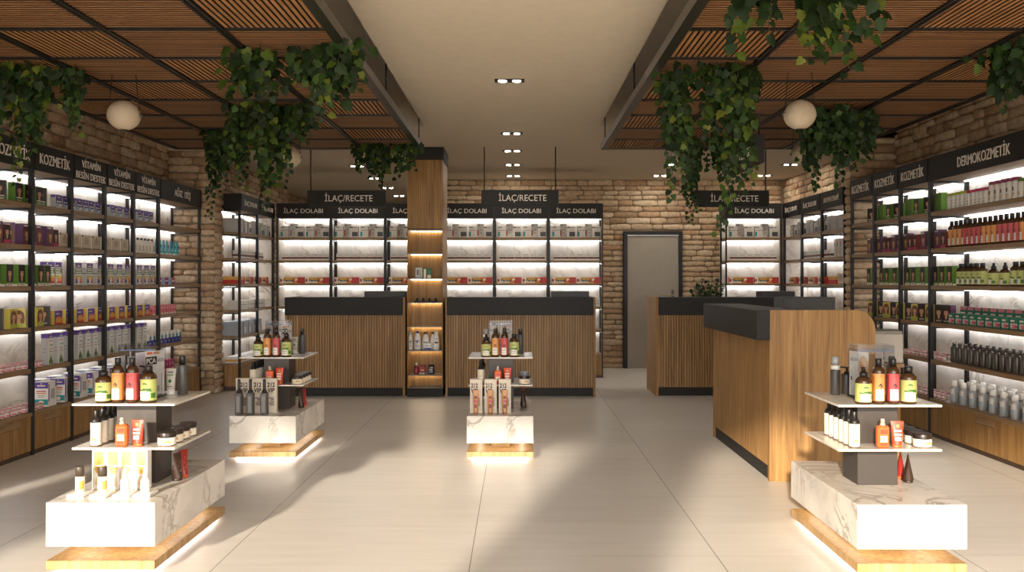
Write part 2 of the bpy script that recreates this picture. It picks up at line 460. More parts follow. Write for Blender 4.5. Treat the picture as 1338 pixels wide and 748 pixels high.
# ------------------------------------------------------------------ slatted ceiling rafts
ZB = 2.64
LSET = {'L': {(0,1),(0,3),(0,5),(0,7),(2,6),(1,5),(2,4),(3,5),(1,2),(3,3),(2,0),(3,1),(2,8),(1,8)},
        'R': {(0,0),(0,2),(0,4),(0,6),(1,4),(2,7),(3,6),(3,5),(2,3),(3,1),(1,1),(2,0),(0,8),(3,8)}}
SLATY = wood('slat_wood_along', (122, 84, 50), (150, 107, 66), (170, 126, 82), 'y', .55)
SLAT_SHADE = wood('slat_side_shade', (48, 32, 18), (60, 42, 25), (72, 52, 32), 'x', .6)  # shade between the slats, painted on as darker slat sides
def raft(side):
    sg = 1 if side == 'L' else -1
    xe = XA if side == 'L' else XB
    root = empty('slatted_ceiling_raft', (xe, 8.70, ZB))
    tag(root, 'brown wooden slat ceiling raft in a charcoal grid hanging on the %s side' % ('left' if side == 'L' else 'right'), 'ceiling panel', 'slatted ceiling rafts')
    NR, NC, P, Q = 10, 4, .6, .594
    X = lambda c: -sg*c*P        # local x of grid line c (0 = the inner edge)
    Y = lambda r: -r*Q
    m = MB()
    a, b_ = sorted((0, X(NC)))
    m.box(*sorted((0, -sg*.06)), Y(NR), .0, 0, .06, BEAMM); m.box(*sorted((X(NC), X(NC)-sg*.05)), Y(NR), 0, 0, .06, BEAMM)
    m.box(a, b_, -.05, 0, 0, .06, BEAMM); m.box(a, b_, Y(NR)-.05, Y(NR), 0, .06, BEAMM)
    m.build('outer_frame', root)
    for c in range(1, NC):
        m = MB(); m.box(X(c)-.021, X(c)-.004, Y(NR), -.05, .0, .055, METAL); m.box(X(c)+.004, X(c)+.021, Y(NR), -.05, .0, .055, METAL); m.box(X(c)-.004, X(c)+.004, Y(NR), -.05, .02, .05, METAL)
        m.build('long_beam', root)
    for r in range(1, NR):
        m = MB()
        for c in range(NC):
            x0, x1 = sorted((X(c)-sg*(.06 if c == 0 else .021), X(c+1)+sg*(.0 if c == NC-1 else .021)))
            m.box(x0, x1, Y(r)-.0118, Y(r)+.0118, .001, .05, METAL)
        m.build('cross_beam', root)
    for c in range(NC):
        for r in range(NR):
            x0, x1 = sorted((X(c)-sg*(.061 if c == 0 else .022), X(c+1)+sg*(.001 if c == NC-1 else .022)))
            y1, y0 = Y(r)-(.051 if r == 0 else .012), Y(r+1)+.012
            m = MB(); m.box(x0, x1, y0, y1, .048, .054, SLAT_GAP)
            if (c, r) in LSET[side]:
                n = int((x1-x0)/.032); p = (x1-x0)/n
                for i in range(n): m.box(x0+p*i+.006, x0+p*i+.026, y0, y1, .012, .046, SLATY, SLAT_SHADE, SLAT_SHADE)
            else:
                n = int((y1-y0)/.032); p = (y1-y0)/n
                for i in range(n): m.box(x0, x1, y0+p*i+.006, y0+p*i+.023, .012, .046, SLAT, SLAT_SHADE, SLAT_SHADE)
            m.build('slat_panel', root)
    for i in range(3):
        m = MB(); m.tube([(-sg*.03, -.1-i*2.15, .058), (-sg*.03, -.1-i*2.15, REC-ZB)], .006, METAL)
        m.build('hanging_rod', root)
    for i in range(3):
        m = MB(); m.tube([(X(NC)-sg*.0, -.1-i*2.2, .058), (X(NC), -.1-i*2.2, REC-ZB)], .006, METAL)
        m.build('hanging_rod', root)
    return root
raft('L'); raft('R')

# ------------------------------------------------------------------ recessed twin downlights
ORD = ['first','second','third','fourth','fifth','sixth','seventh','eighth','ninth','tenth','eleventh','twelfth','thirteenth','fourteenth','fifteenth','sixteenth','seventeenth','eighteenth','nineteenth','twentieth']
def ordinal(i):
    if i < 20: return ORD[i]
    t = ['twenty', 'thirty', 'forty'][(i+1)//10-2]
    return (t[:-1]+'ieth') if (i+1) % 10 == 0 else t+'-'+ORD[(i+1) % 10-1]
hm = MB(); hm.box(-.115, .115, -.055, .055, -.004, .0, BLACK)
for s in (-1, 1): hm.lathe([(.05, -.0052), (.05, -.0042)], METAL, 18, s*.055, 0)
hmesh = hm.mesh('downlight_housing')
lm = MB(); lm.lathe([(.0, -.0075), (.029, -.0072), (.032, -.005)], LAMP, 18); lmesh = lm.mesh('lamp')
def downlight(x, y, label, grp):
    o = link('recessed_downlight', hmesh, None, (x, y, CEIL)); tag(o, label, 'ceiling light', grp)
    for s in (-1, 1): link('lamp', lmesh, o, (s*.055, 0, 0))
for i, y in enumerate((6.78, 9.22, 10.47, 11.73, 12.98)):
    downlight(-.06, y, 'twin recessed spotlight in the middle ceiling strip, %s counting away from the entrance' % ordinal(i), 'middle row of twin spotlights')
for i, y in enumerate((11.87, 13.3, 14.67, 16.07)):
    downlight(-2.16, y, 'twin recessed spotlight behind the left hanging ivy, %s from front to back' % ordinal(i), 'left row of twin spotlights')
for i, y in enumerate((11.7, 12.95)):
    downlight(2.1, y, 'twin recessed spotlight above the door, %s from the front' % ordinal(i), 'spotlights above the door')
    downlight(3.63, y, 'twin recessed spotlight above the right back corner shelves, %s from the front' % ordinal(i), 'spotlights in the right back corner')
# ------------------------------------------------------------------ shelving units
RUNG = [.627, .946, 1.265, 1.584, 1.903]          # underside heights of the five loose shelves
TOPZ = 2.41; SIGNZ = 2.205
LEVZ = [.3306]+[z+.04 for z in RUNG]                # where goods stand, base first
UNITMESH = {}
def unit(W, D, loc, rz, lines, label, group, text=(.5, .075), endsign=0, closed=0):
    root = empty('shelving_unit', loc, rz)
    tag(root, label, 'shelves', group)
    k = (round(W, 3), round(D, 3))
    if k not in UNITMESH:
        h = W/2
        m = MB()
        for y0 in (0, D-.035): m.box(-.01, .01, y0, y0+.03, 0, TOPZ, METAL)
        for z in RUNG: m.box(-.0095, .0095, .03, D-.035, z-.012, z+.004, METAL)
        m.box(-.0095, .0095, .03, D-.035, SIGNZ-.012, SIGNZ+.004, METAL)
        fr = m.mesh('side_frame')
        m = MB(); m.bbox(-h+.021, h-.021, .004, D-.014, 0, .03, OAKX, .002); sh = m.mesh('shelf')
        m = MB(); m.box(-h+.03, h-.03, D-.06, D-.045, -.007, -.001, LED); ls = m.mesh('light_strip')
        m = MB(); m.box(-h+.001, h-.001, D-.012, D+.004, .3, TOPZ, MARBW); bp = m.mesh('back_panel')
        m = MB(); m.box(-h+.021, h-.021, -.004, D-.013, 0, .02, OAKX); tb = m.mesh('top_board')
        m = MB(); m.box(-h+.012, h-.012, -.012, .0, SIGNZ, TOPZ, SIGNB); m.box(-h+.012, h-.012, 0, D-.013, TOPZ-.02, TOPZ-.002, SIGNB); sb = m.mesh('sign_board')
        m = MB(); m.box(-h+.012, h-.012, .012, D-.013, .0, .05, OAKD); m.bbox(-h+.012, h-.012, .006, D-.013, .035, .315, OAK, .002); m.bbox(-h+.011, h-.011, -.0, D-.013, .3, .33, OAKX, .002); bc = m.mesh('base_cabinet')
        m = MB(); m.box(-.13, .13, .003, .0062, .238, .288, OAKX); m.box(-.132, .132, .0045, .0062, .234, .238, OAKD); fp = m.mesh('finger_pull')
        UNITMESH[k] = (fr, sh, ls, bp, tb, sb, bc, fp)
    fr, sh, ls, bp, tb, sb, bc, fp = UNITMESH[k]
    for s in (-1, 1): link('side_frame', fr, root, (s*(W/2-.0102), 0, 0))
    for z in RUNG:
        o = link('shelf', sh, root, (0, 0, z+.0045)); o.scale.z = 1.16
        link('light_strip', ls, o)
    o = link('top_board', tb, root, (0, 0, SIGNZ+.005)); link('light_strip', ls, o)
    link('back_panel', bp, root)
    s = link('sign_board', sb, root)
    for t, dz in lines:
        w = text[0] if dz >= 0 else text[2]
        link('lettering', text_mesh(t, w, text[1], LETTER), s, (0, -.0125, (SIGNZ+TOPZ)/2+dz))
    o = link('base_cabinet', bc, root); link('finger_pull', fp, o)
    if closed:   # marble lining over the far end
        m = MB(); x = closed*(W/2-.024); m.box(min(x, x-closed*.006), max(x, x-closed*.006), .032, D-.014, .33, SIGNZ, MARBW)
        m.build('end_lining', root)
    if endsign:
        m = MB(); x = endsign*(W/2+.002); m.box(min(x, x+endsign*.008), max(x, x+endsign*.008), -.012, D, SIGNZ, TOPZ, SIGNB)
        m.build('end_sign_board', root)
    return root

XLF, XRF = -3.74, 3.574
KOZ = [('KOZMETİK', 0.0)]
VIT = [('VİTAMİN', .045), ('BESİN DESTEK', -.055)]
for i, y in enumerate((6.2, 6.8)):
    unit(.6, .36, (XLF, y+.3, 0), PI/2, KOZ, 'left wall shelves signed KOZMETİK, %s' % ('cut by the photo edge' if i == 0 else 'next to the VİTAMİN shelves'), 'left wall shelving units', (.46, .085))
for i, y in enumerate((7.4, 8.0, 8.6)):
    unit(.6, .36, (XLF, y+.3, 0), PI/2, VIT, 'left wall shelves signed VİTAMİN BESİN DESTEK, %s of three from the left' % ordinal(i), 'left wall shelving units', (.33, .062, .53))
unit(1.2, .36, (XLF, 9.8, 0), PI/2, [('AĞIZ  DİŞ', 0.0)], 'wide left wall shelves signed AĞIZ DİŞ, with brick showing beside the marble', 'left wall shelving units', (.46, .075))
for i, y in enumerate((9.44, 8.84, 8.24)):
    unit(.6, .35, (XRF, y-.3, 0), -PI/2, KOZ, 'right wall shelves signed KOZMETİK, %s of three from the left' % ordinal(i), 'right wall shelving units', (.45, .085))
unit(1.8, .35, (XRF, 7.64-.9, 0), -PI/2, [('DERMOKOZMETİK', 0.0)], 'wide right wall shelves signed DERMOKOZMETİK full of bottles', 'right wall shelving units', (.76, .085))
YB, WB = 12.15, .752
ILAC = [('İLAÇ DOLABI', 0.0)]
BX = [-3.328+WB*(i+.5) for i in range(6)]
BWHO = ['first from the left', 'second from the left', 'half hidden by the wooden column', 'just right of the wooden column', 'behind the middle counter sign', 'rightmost of its row, beside the door wall']
for i, x in enumerate(BX):
    unit(WB, .35, (x, YB, 0), 0, ILAC, 'back shelves signed İLAÇ DOLABI, '+BWHO[i], 'back shelving units', (.54, .062), closed=-1 if i == 0 else 0)
unit(.78, .35, (3.265, YB, 0), 0, ILAC, 'back shelves signed İLAÇ DOLABI in the corner right of the plant', 'back shelving units', (.54, .062), endsign=-1, closed=1)
XLB, XRB = -3.38, 3.70
for i, y in enumerate((10.745, 11.49)):
    unit(.745, .35, (XLB, y+.3725, 0), PI/2, ILAC, 'side shelves signed İLAÇ DOLABI behind the left brick pier, %s' % ('nearer one' if i == 0 else 'farther one'), 'left side shelving units', (.52, .062), endsign=-1 if i == 0 else 0, closed=1 if i == 1 else 0)
for i, y in enumerate((12.25, 11.49, 10.73)):
    unit(.758, .345, (XRB, y-.38, 0), -PI/2, ILAC if i < 2 else [('AROMATERAPİ', 0.0)],
         ['side shelves signed İLAÇ DOLABI in the right back corner, farthest', 'side shelves signed İLAÇ DOLABI next to the AROMATERAPİ shelves', 'side shelves signed AROMATERAPİ just behind the right brick pier'][i], 'right side shelving units', (.5, .062), closed=-1 if i == 0 else 0)

# ------------------------------------------------------------------ goods: templates
WHT = plain('pack_white', (226, 222, 214), .5); OFFW = plain('pack_offwhite', (206, 200, 190), .5); LGREY = plain('pack_grey', (168, 166, 164), .5)
GRN = plain('pack_green', (84, 122, 36), .45); GRND = plain('pack_leafgreen', (58, 106, 44), .5); LIME = plain('pack_lime', (176, 186, 72), .5); YEL = plain('pack_yellow', (204, 190, 92), .5)
PUR = plain('pack_purple', (92, 66, 150), .45); PLUM = plain('pack_plum', (98, 62, 98), .45); BLUE = plain('pack_blue', (44, 52, 140), .45); WAVE = plain('pack_wave', (150, 176, 214), .5)
TEAL = plain('pack_teal', (36, 138, 142), .5); RED = plain('pack_red', (190, 48, 40), .45); DRED = plain('pack_darkred', (126, 40, 44), .45); ORG = plain('pack_orange', (222, 132, 52), .45); GOLD = plain('pack_gold', (214, 164, 74), .45)
PINK = plain('pack_pink', (220, 122, 130), .5); ROSE = plain('pack_rose', (186, 62, 100), .5); BRN = plain('pack_brown', (92, 62, 40), .5); DKBRN = plain('print_dark', (48, 32, 24), .5); HAIR = plain('print_hair', (44, 26, 20), .5); HAIRL = plain('print_hair_light', (112, 70, 38), .5)
SKIN = plain('print_skin', (206, 156, 124), .5); BLKP = plain('print_black', (34, 32, 34), .5); LINE = plain('print_line', (120, 116, 112), .6); BEIG = plain('pack_beige', (204, 188, 164), .55); DTEAL = plain('pack_bottlegreen', (34, 112, 90), .45)
AQUA = plain('pack_aqua', (70, 176, 196), .4); SILV = plain('pack_silver', (158, 158, 156), .4, .1); GBOT = plain('bottle_grey', (74, 72, 70), .38); DBOT = plain('bottle_smoke', (74, 68, 62), .28); AMB = plain('bottle_amber', (70, 46, 26), .25); CAPB = plain('cap_black', (28, 26, 25), .35)
ORL = plain('label_orange', (212, 146, 82), .45); RDL = plain('label_red', (194, 84, 84), .45); GRL = plain('label_green', (178, 184, 108), .45); CREAM = plain('label_cream', (236, 226, 206), .5); GLDC = plain('gold_card', (222, 186, 112), .25, .75)
ORB = plain('bottle_orange', (224, 98, 44), .35); ORR = plain('tube_redorange', (206, 66, 38), .35); TAN = plain('tube_tan', (186, 132, 80), .35); COCOA = plain('tube_cocoa', (56, 38, 28), .35)
E = .0006

class T:
    """a kind of goods: root mesh and child parts (name, mesh, children)"""
    def __init__(s, name, cat, root, parts=()):
        s.name = name; s.cat = cat; s.root = root; s.parts = parts
def spawn(t, loc, rz, label, group=None, cat=None):
    o = link(t.name, t.root, None, loc, rz)
    tag(o, label, cat or t.cat, group)
    for p in t.parts:
        c = link(p[0], p[1], o)
        for q in (p[2] if len(p) > 2 else ()): link(q[0], q[1], c)
    return o

def carton(name, cat, w, d, h, mat, prints=(), side=None, top=None, sprints=(), front=None):
    """printed box; prints (kind, x0, x1, z0, z1, mat, layer) as fractions of the front; sprints the same on both sides"""
    m = MB(); m.box(-w/2, w/2, -d/2, d/2, 0, h, mat, front, side, top)
    for p in prints:
        kind, a, b, c, e, mm = p[:6]; y = -d/2-E*(p[6] if len(p) > 6 else 1)
        if kind == 'r': m.rect((a-.5)*w, (b-.5)*w, c*h, e*h, y, mm)
        elif kind == 'o': m.oval(((a+b)/2-.5)*w, (c+e)/2*h, (b-a)/2*w, (e-c)/2*h, y, mm)
    for p in sprints:
        kind, a, b, c, e, mm = p[:6]
        for s in (-1, 1): m.rside((a-.5)*d, (b-.5)*d, c*h, e*h, s*(w/2+E), mm)
    return T(name, cat, m.mesh(name))

def portrait(hair, cx=.5, y=.56, s=1.0):
    """a woman's head and shoulders as printed on hair dye boxes"""
    return [('o', cx-.42*s, cx+.42*s, y-.26*s, y+.34*s, hair, 2), ('o', cx-.44*s, cx-.12*s, y-.4*s, y+.15*s, hair, 2.5), ('o', cx+.12*s, cx+.44*s, y-.4*s, y+.15*s, hair, 2.5),
            ('o', cx-.13*s, cx+.13*s, y-.34*s, y-.05*s, SKIN, 3), ('o', cx-.24*s, cx+.24*s, y-.16*s, y+.2*s, SKIN, 4), ('o', cx-.26*s, cx+.26*s, y+.12*s, y+.26*s, hair, 4.5),
            ('r', cx-.17*s, cx-.06*s, y+.05*s, y+.07*s, HAIR, 5), ('r', cx+.06*s, cx+.17*s, y+.05*s, y+.07*s, HAIR, 5), ('r', cx-.08*s, cx+.08*s, y-.085*s, y-.065*s, DRED, 5)]
def fine(x0, x1, zs, mat=LINE, hgt=.018):
    return [('r', x0, x1, z, z+hgt, mat, 3) for z in zs]
dye_green = carton('hair_dye_box', 'hair dye', .09, .055, .165, GRN, [('r', .06, 1, .2, .98, BLKP, 1)]+portrait(HAIR)+[('r', 0, 1, .0, .17, CREAM, 2), ('r', .0, 1, .13, .2, GRN, 3)]+fine(.15, .85, (.05, .09)), sprints=[('r', .1, .9, 0, .1, CREAM)])
dye_greens = carton('hair_dye_box', 'hair dye', .1, .055, .145, GRN, [('r', .05, 1, .2, 1, BLKP, 1)]+portrait(HAIR, .52, .58)+[('r', .05, 1, .0, .2, GRND, 2), ('r', .1, .9, .2, .25, WHT, 6)]+fine(.15, .85, (.06, .11), CREAM))
dye_plain = carton('hair_dye_box', 'hair dye', .13, .055, .155, GRN, fine(.2, .8, (.1, .15, .2), GRND), side=plain('pack_green_lit_side', (96, 142, 40), .45))  # sides in a brighter green, light painted into the colour
dye_purple = carton('hair_dye_box', 'hair dye', .1, .06, .16, PLUM, portrait(HAIRL, .55, .5, .95)+[('r', .1, .7, .88, .94, CREAM, 3), ('r', 0, 1, 0, .1, DRED, 6)])
dye_red = carton('hair_dye_box', 'hair dye', .085, .05, .14, DRED, [('r', .05, .95, .22, .97, DKBRN, 1)]+portrait(HAIR, .5, .58)+[('r', 0, 1, 0, .2, ROSE, 6)]+fine(.15, .85, (.06, .11), CREAM))
dye_dark = carton('hair_dye_box', 'hair dye', .1, .055, .155, BLKP, [('r', .05, .95, .05, .95, DKBRN, 1)]+portrait(HAIR, .5, .55)+fine(.2, .8, (.08, .13), CREAM), side=PLUM)
dye_yellow = carton('hair_dye_box', 'hair dye', .095, .055, .15, YEL, portrait(HAIRL, .5, .56)+[('r', .05, .95, .04, .22, LIME, 6)]+fine(.15, .85, (.08, .14), GRND))
omega = carton('omega_box', 'vitamins', .092, .045, .11, OFFW, [('r', 0, 1, .62, 1, PUR, 1), ('r', 0, 1, .28, .62, BLUE, 1), ('o', -.0, .5, .1, .42, WAVE, 2), ('o', .5, 1, .16, .36, WHT, 2), ('r', .1, .9, .46, .54, CREAM, 3), ('r', .3, .7, .78, .84, CREAM, 3)], side=LGREY, sprints=[('r', .1, .9, .8, 1, PUR)])
beigebox = carton('soap_box', 'soap', .165, .055, .12, BEIG, [('o', .44, .56, .72, .82, BRN, 2), ('r', 0, .12, .86, 1, BLKP, 2)]+fine(.28, .72, (.36, .5, .62), BRN, .04)+[('r', .0, 1, 0, .06, GRND, 2)], side=WHT)
azbox = carton('vitamin_box', 'vitamins', .105, .05, .195, WHT, [('r', 0, 1, .78, 1, PUR, 1), ('o', .44, .56, .9, .96, CREAM, 2), ('r', .2, .8, .83, .87, CREAM, 2), ('r', 0, 1, .52, .74, GRND, 1), ('r', .08, .92, .55, .61, WHT, 2), ('r', .08, .92, .65, .71, WHT, 2),
    ('r', 0, 1, .34, .44, YEL, 1), ('r', 0, 1, .2, .34, ORG, 1), ('r', .0, 1, .1, .2, RED, 1), ('r', 0, .3, .1, .26, BLUE, 2), ('o', .28, .72, .08, .38, WHT, 3), ('r', 0, 1, 0, .03, GRND, 2)], side=LGREY, sprints=[('r', .05, .95, .8, .98, WHT), ('r', .1, .9, .52, .56, GRND)])
goldbox = carton('vitamin_box', 'vitamins', .12, .07, .115, PUR, [('o', .1, .98, 0, .58, ORG, 2), ('r', 0, 1, 0, .12, RED, 3), ('r', .12, .6, .74, .8, CREAM, 3), ('r', .2, .85, .24, .4, GOLD, 3)], side=GOLD, top=WHT, sprints=[('r', 0, .25, 0, 1, YEL)])
redblue = carton('toothpaste_box', 'toothpaste', .12, .05, .075, RED, [('r', .0, .22, 0, 1, WAVE, 1), ('r', .3, .9, .4, .6, CREAM, 1), ('r', .3, .9, 0, .2, BLUE, 1)], side=WAVE)
pinkbox = carton('toothpaste_box', 'toothpaste', .05, .04, .1, PINK, [('o', .2, .5, .6, .8, CREAM, 1), ('o', .5, .8, .35, .55, ROSE, 1), ('r', 0, 1, 0, .2, CREAM, 1)], sprints=[('r', .2, .8, .3, .6, ROSE)])
aloebox = carton('aloe_box', 'vitamins', .085, .055, .25, WHT, [('r', 0, 1, .86, 1, PUR, 1), ('o', .42, .58, .93, .97, CREAM, 2), ('r', .2, .8, .885, .91, CREAM, 2), ('r', .3, .9, .62, .65, TEAL, 2)]+fine(.2, .8, (.42, .5, .76))+[('o', .3, .42, .0, .28, GRND, 4), ('o', .42, .54, .0, .34, GRN, 5), ('o', .56, .68, .0, .25, GRND, 4), ('o', .15, .3, .0, .18, GRN, 5), ('o', .68, .85, .0, .15, GRN, 5)], side=LGREY, sprints=[('r', 0, 1, .86, 1, PUR), ('r', .2, .8, .5, .52, LINE), ('r', .2, .8, .4, .42, LINE)])
bluetube = carton('toothpaste_tube', 'toothpaste', .06, .045, .13, WHT, [('r', 0, 1, .0, .5, BLUE, 1), ('o', .2, 1.0, .45, .8, TEAL, 2), ('r', .15, .6, .2, .26, CREAM, 2)], sprints=[('r', 0, 1, 0, .45, BLUE)])
tealbox = carton('supplement_box', 'vitamins', .11, .13, .2, WHT, [('r', 0, 1, .74, .98, PUR, 1), ('r', .2, .8, .82, .87, CREAM, 2), ('o', .46, .54, .9, .95, CREAM, 2), ('r', 0, 1, .08, .3, TEAL, 1), ('o', .3, .7, .1, .25, CREAM, 2), ('r', .15, .85, .6, .64, RED, 2), ('r', .15, .85, .52, .56, ORG, 2)]+fine(.25, .75, (.38, .44)), sprints=[('r', .05, .15, .2, .9, PUR), ('r', .3, .8, .3, .7, LGREY), ('r', .85, 1, .75, 1, PUR)])
pinktube = carton('toothpaste_box', 'toothpaste', .05, .05, .16, ROSE, [('r', 0, .3, .5, 1, BLUE, 1), ('o', .3, .7, .6, .8, CREAM, 2), ('r', 0, 1, .3, .42, CREAM, 2), ('r', .6, 1, 0, .3, PINK, 2)])
med_a = carton('medicine_box', 'medicine', .108, .06, .155, OFFW, [('r', .0, .26, .08, .5, TEAL, 1), ('r', .06, .5, .86, .92, BLKP, 1), ('r', .05, .95, .6, .63, BRN, 1), ('r', .5, .75, .14, .17, LINE, 1)], side=LGREY, top=WHT)
med_b = carton('medicine_box', 'medicine', .092, .055, .19, OFFW, [('r', .02, .2, .12, .55, RED, 1), ('r', .05, .4, .88, .93, BLKP, 1), ('r', .3, .7, .55, .58, LINE, 1), ('r', .35, .7, .3, .34, LINE, 1), ('r', .8, .95, .1, .16, BLKP, 1)], side=LGREY, top=WHT)
med_c = carton('medicine_box', 'medicine', .118, .06, .15, OFFW, [('r', .3, .96, .08, .5, plain('print_slate', (70, 70, 74), .5), 1), ('r', .05, .4, .86, .95, BLKP, 1), ('r', .45, .85, .86, .92, LINE, 1), ('r', .3, .7, .64, .67, ORG, 1)], side=LGREY, top=WHT)
flat = carton('pill_box', 'medicine', .1, .07, .092, WHT, [('r', .0, 1, .22, .5, BRN, 1), ('r', .2, .5, .3, .42, RED, 2), ('r', .1, .85, .78, .84, LINE, 1)], sprints=[('r', .0, 1, .22, .5, BRN)])
m_ = carton('ointment_box', 'medicine', .33, .06, .085, GOLD, [('r', 0, .14, .0, 1, CREAM, 1), ('o', .0, .09, .25, .75, RED, 2), ('r', .14, .5, .1, .5, CREAM, 1), ('r', .5, .72, 0, 1, ORG, 1), ('r', .74, 1, 0, 1, RED, 2), ('o', .68, .8, .1, .6, RED, 2), ('o', .62, .72, .4, .8, CREAM, 2)], side=RED, top=CREAM)
ftxt = text_mesh('Fenistil', .14, .032, BLKP, .001, .03)
fen = T('ointment_box', 'medicine', m_.root, [])
def spawn_fen(loc, rz, label, group):
    o = spawn(fen, loc, rz, label, group)
    link('lettering', ftxt, o, (-.045, -.0315, .042))
greybig = carton('grey_carton', 'medicine', .2, .26, .165, LGREY, fine(.06, .94, (.2, .35, .5, .65, .8), OFFW, .03), sprints=[('r', .05, .95, z, z+.03, OFFW) for z in (.2, .35, .5, .65, .8)])
redlong = carton('red_carton', 'medicine', .22, .2, .09, RED, [('r', 0, 1, .55, 1, GOLD, 1), ('r', .1, .9, .7, .8, ORG, 2)], side=RED, sprints=[('r', 0, 1, .55, 1, GOLD)])
whitelong = carton('white_carton', 'medicine', .36, .14, .11, WHT, fine(.1, .85, (.5,), BLKP, .05), side=OFFW)
bluegrey = carton('grey_blue_carton', 'medicine', .16, .2, .17, plain('pack_bluegrey', (158, 166, 176), .5), [('r', .08, .5, .1, .6, OFFW, 1), ('r', .55, .62, 0, .55, ROSE, 1), ('r', .55, .8, .5, .56, ROSE, 1)], sprints=[('r', .1, .9, .1, .3, LGREY)])
amberflat = carton('white_amber_box', 'medicine', .18, .16, .075, WHT, [('r', .05, .95, .25, .6, GOLD, 1), ('r', .3, .7, .3, .5, ORG, 2)], sprints=[('r', .0, 1, .25, .6, GOLD)])
tallgrp = carton('tall_carton', 'medicine', .08, .1, .21, OFFW, [('r', .1, .4, .7, .82, RED, 1), ('r', .1, .4, .58, .7, TEAL, 1)]+fine(.1, .8, (.2, .3, .4)), side=LGREY)
smallw = carton('small_white_box', 'medicine', .07, .06, .12, WHT, [('r', .2, .8, .2, .5, OFFW, 1)]+fine(.2, .8, (.6, .7)), side=OFFW)
soapgreen = carton('bar_soap_box', 'soap', .1, .06, .09, DTEAL, [('r', .05, .95, .12, .55, OFFW, 1), ('o', .3, .8, .1, .5, PINK, 2), ('r', .1, .6, .68, .82, CREAM, 2), ('r', .65, .95, .2, .4, ROSE, 3)], top=DTEAL)
soappink = carton('bar_soap_box', 'soap', .1, .06, .145, DTEAL, [('r', .05, .95, .82, .97, PINK, 1), ('r', .1, .8, .62, .7, CREAM, 1), ('r', .05, .95, .1, .4, OFFW, 1)], top=PINK)

def lathed(prof, mat, seg=14, **k):
    m = MB(); m.lathe(prof, mat, seg, **k); return m
def jar_small():
    m = lathed([(.02, 0), (.023, .004), (.023, .026), (.018, .03)], WHT, 12); m.arc(.0236, .006, .02, -70, 70, PINK, 6)
    c = lathed([(.021, .03), (.022, .032), (.022, .044), (.02, .047)], plain('lid_rose', (196, 150, 146), .4), 12)
    return T('cream_jar', 'cosmetics', m.mesh('cream_jar'), [('lid', c.mesh('lid'))])
jar_s = jar_small()
def tube_up(body, cap, w=.052, d=.034, h=.13, ch=.02, taper=.75):
    """squeeze tube standing on its cap: round below, a flat crimp on top"""
    m = MB(); seg = 16; rings = []
    for k in range(7):
        t = k/6; z = ch+(h-ch)*t
        rx = w/2*(.82+.26*t); ry = d/2*(1-t)**taper+.0016
        rings.append([(rx*math.cos(2*PI*i/seg), ry*math.sin(2*PI*i/seg), z) for i in range(seg)])
    for k in range(6):
        for i in range(seg):
            j = (i+1) % seg
            m.face([rings[k][i], rings[k][j], rings[k+1][j], rings[k+1][i]], body, True)
    m.face(rings[6], body); m.face(rings[0][::-1], body)
    q = .38 if taper < 1 else .42
    c = MB(); c.lathe([(w*q, 0), (w*(q+.015), .002), (w*(q+.015), ch)], cap, 16, sy=d/w if taper < 1 else 1)
    return m, c
def tube_tmpl(name, cat, body, cap, prints=(), **k):
    m, c = tube_up(body, cap, **k); w, d, h, ch = k.get('w', .052), k.get('d', .034), k.get('h', .13), k.get('ch', .02)
    l = MB()
    for x0, x1, z0, z1, mm in prints:
        def yy(z): t = max(0, (z-ch)/(h-ch)); return -(d/2*(1-t)**.75+.0016)*.93-.0016
        l.face([(x0*w,yy(z0),z0),(x1*w,yy(z0),z0),(x1*w,yy(z1),z1),(x0*w,yy(z1),z1)], mm)
    parts = [('cap', c.mesh('cap'))]+([('label', l.mesh('label'))] if prints else [])
    return T(name, cat, m.mesh(name), parts)
aquatube = tube_tmpl('toothpaste_tube', 'toothpaste', AQUA, WHT, [(-.3, .3, .04, .06, WHT), (-.3, .3, .08, .1, BLUE)], w=.05, h=.155)
def round_bottle(name, cat, body, cap, r, hb, hs, rc, hc, label=None, seg=14, prints=()):
    """r body radius, hb body height, hs shoulder height, rc/hc cap"""
    m = lathed([(r*.9, 0), (r, .006), (r, hb), (r*.93, hb+hs*.35), (r*.7, hb+hs*.75), (rc*.85, hb+hs)], body, seg)
    c = lathed([(rc, hb+hs), (rc, hb+hs+hc*.93), (rc*.88, hb+hs+hc)], cap, 12)
    parts = [('cap', c.mesh('cap'))]
    if label or prints:
        l = MB()
        if label: l.arc(r+.0006, hb*label[1], hb*label[2], -180, 180, label[0], 20)
        for a0, a1, z0, z1, mm, lay in prints: l.arc(r+.0006*(1+lay), z0, z1, a0, a1, mm, 5)
        parts.append(('label', l.mesh('label')))
    return T(name, cat, m.mesh(name), parts)
whitecap = round_bottle('mouthwash_bottle', 'mouthwash', WHT, GBOT, .026, .1, .03, .013, .022, prints=[(-50, 50, .02, .08, BEIG, 0)])
leafp = lambda z: [(-22, -8, z, z+.006, DKBRN, 1), (-12, 4, z+.005, z+.013, DKBRN, 1), (0, 14, z-.002, z+.006, DKBRN, 1), (-6, 2, z-.008, z, DKBRN, 1)]
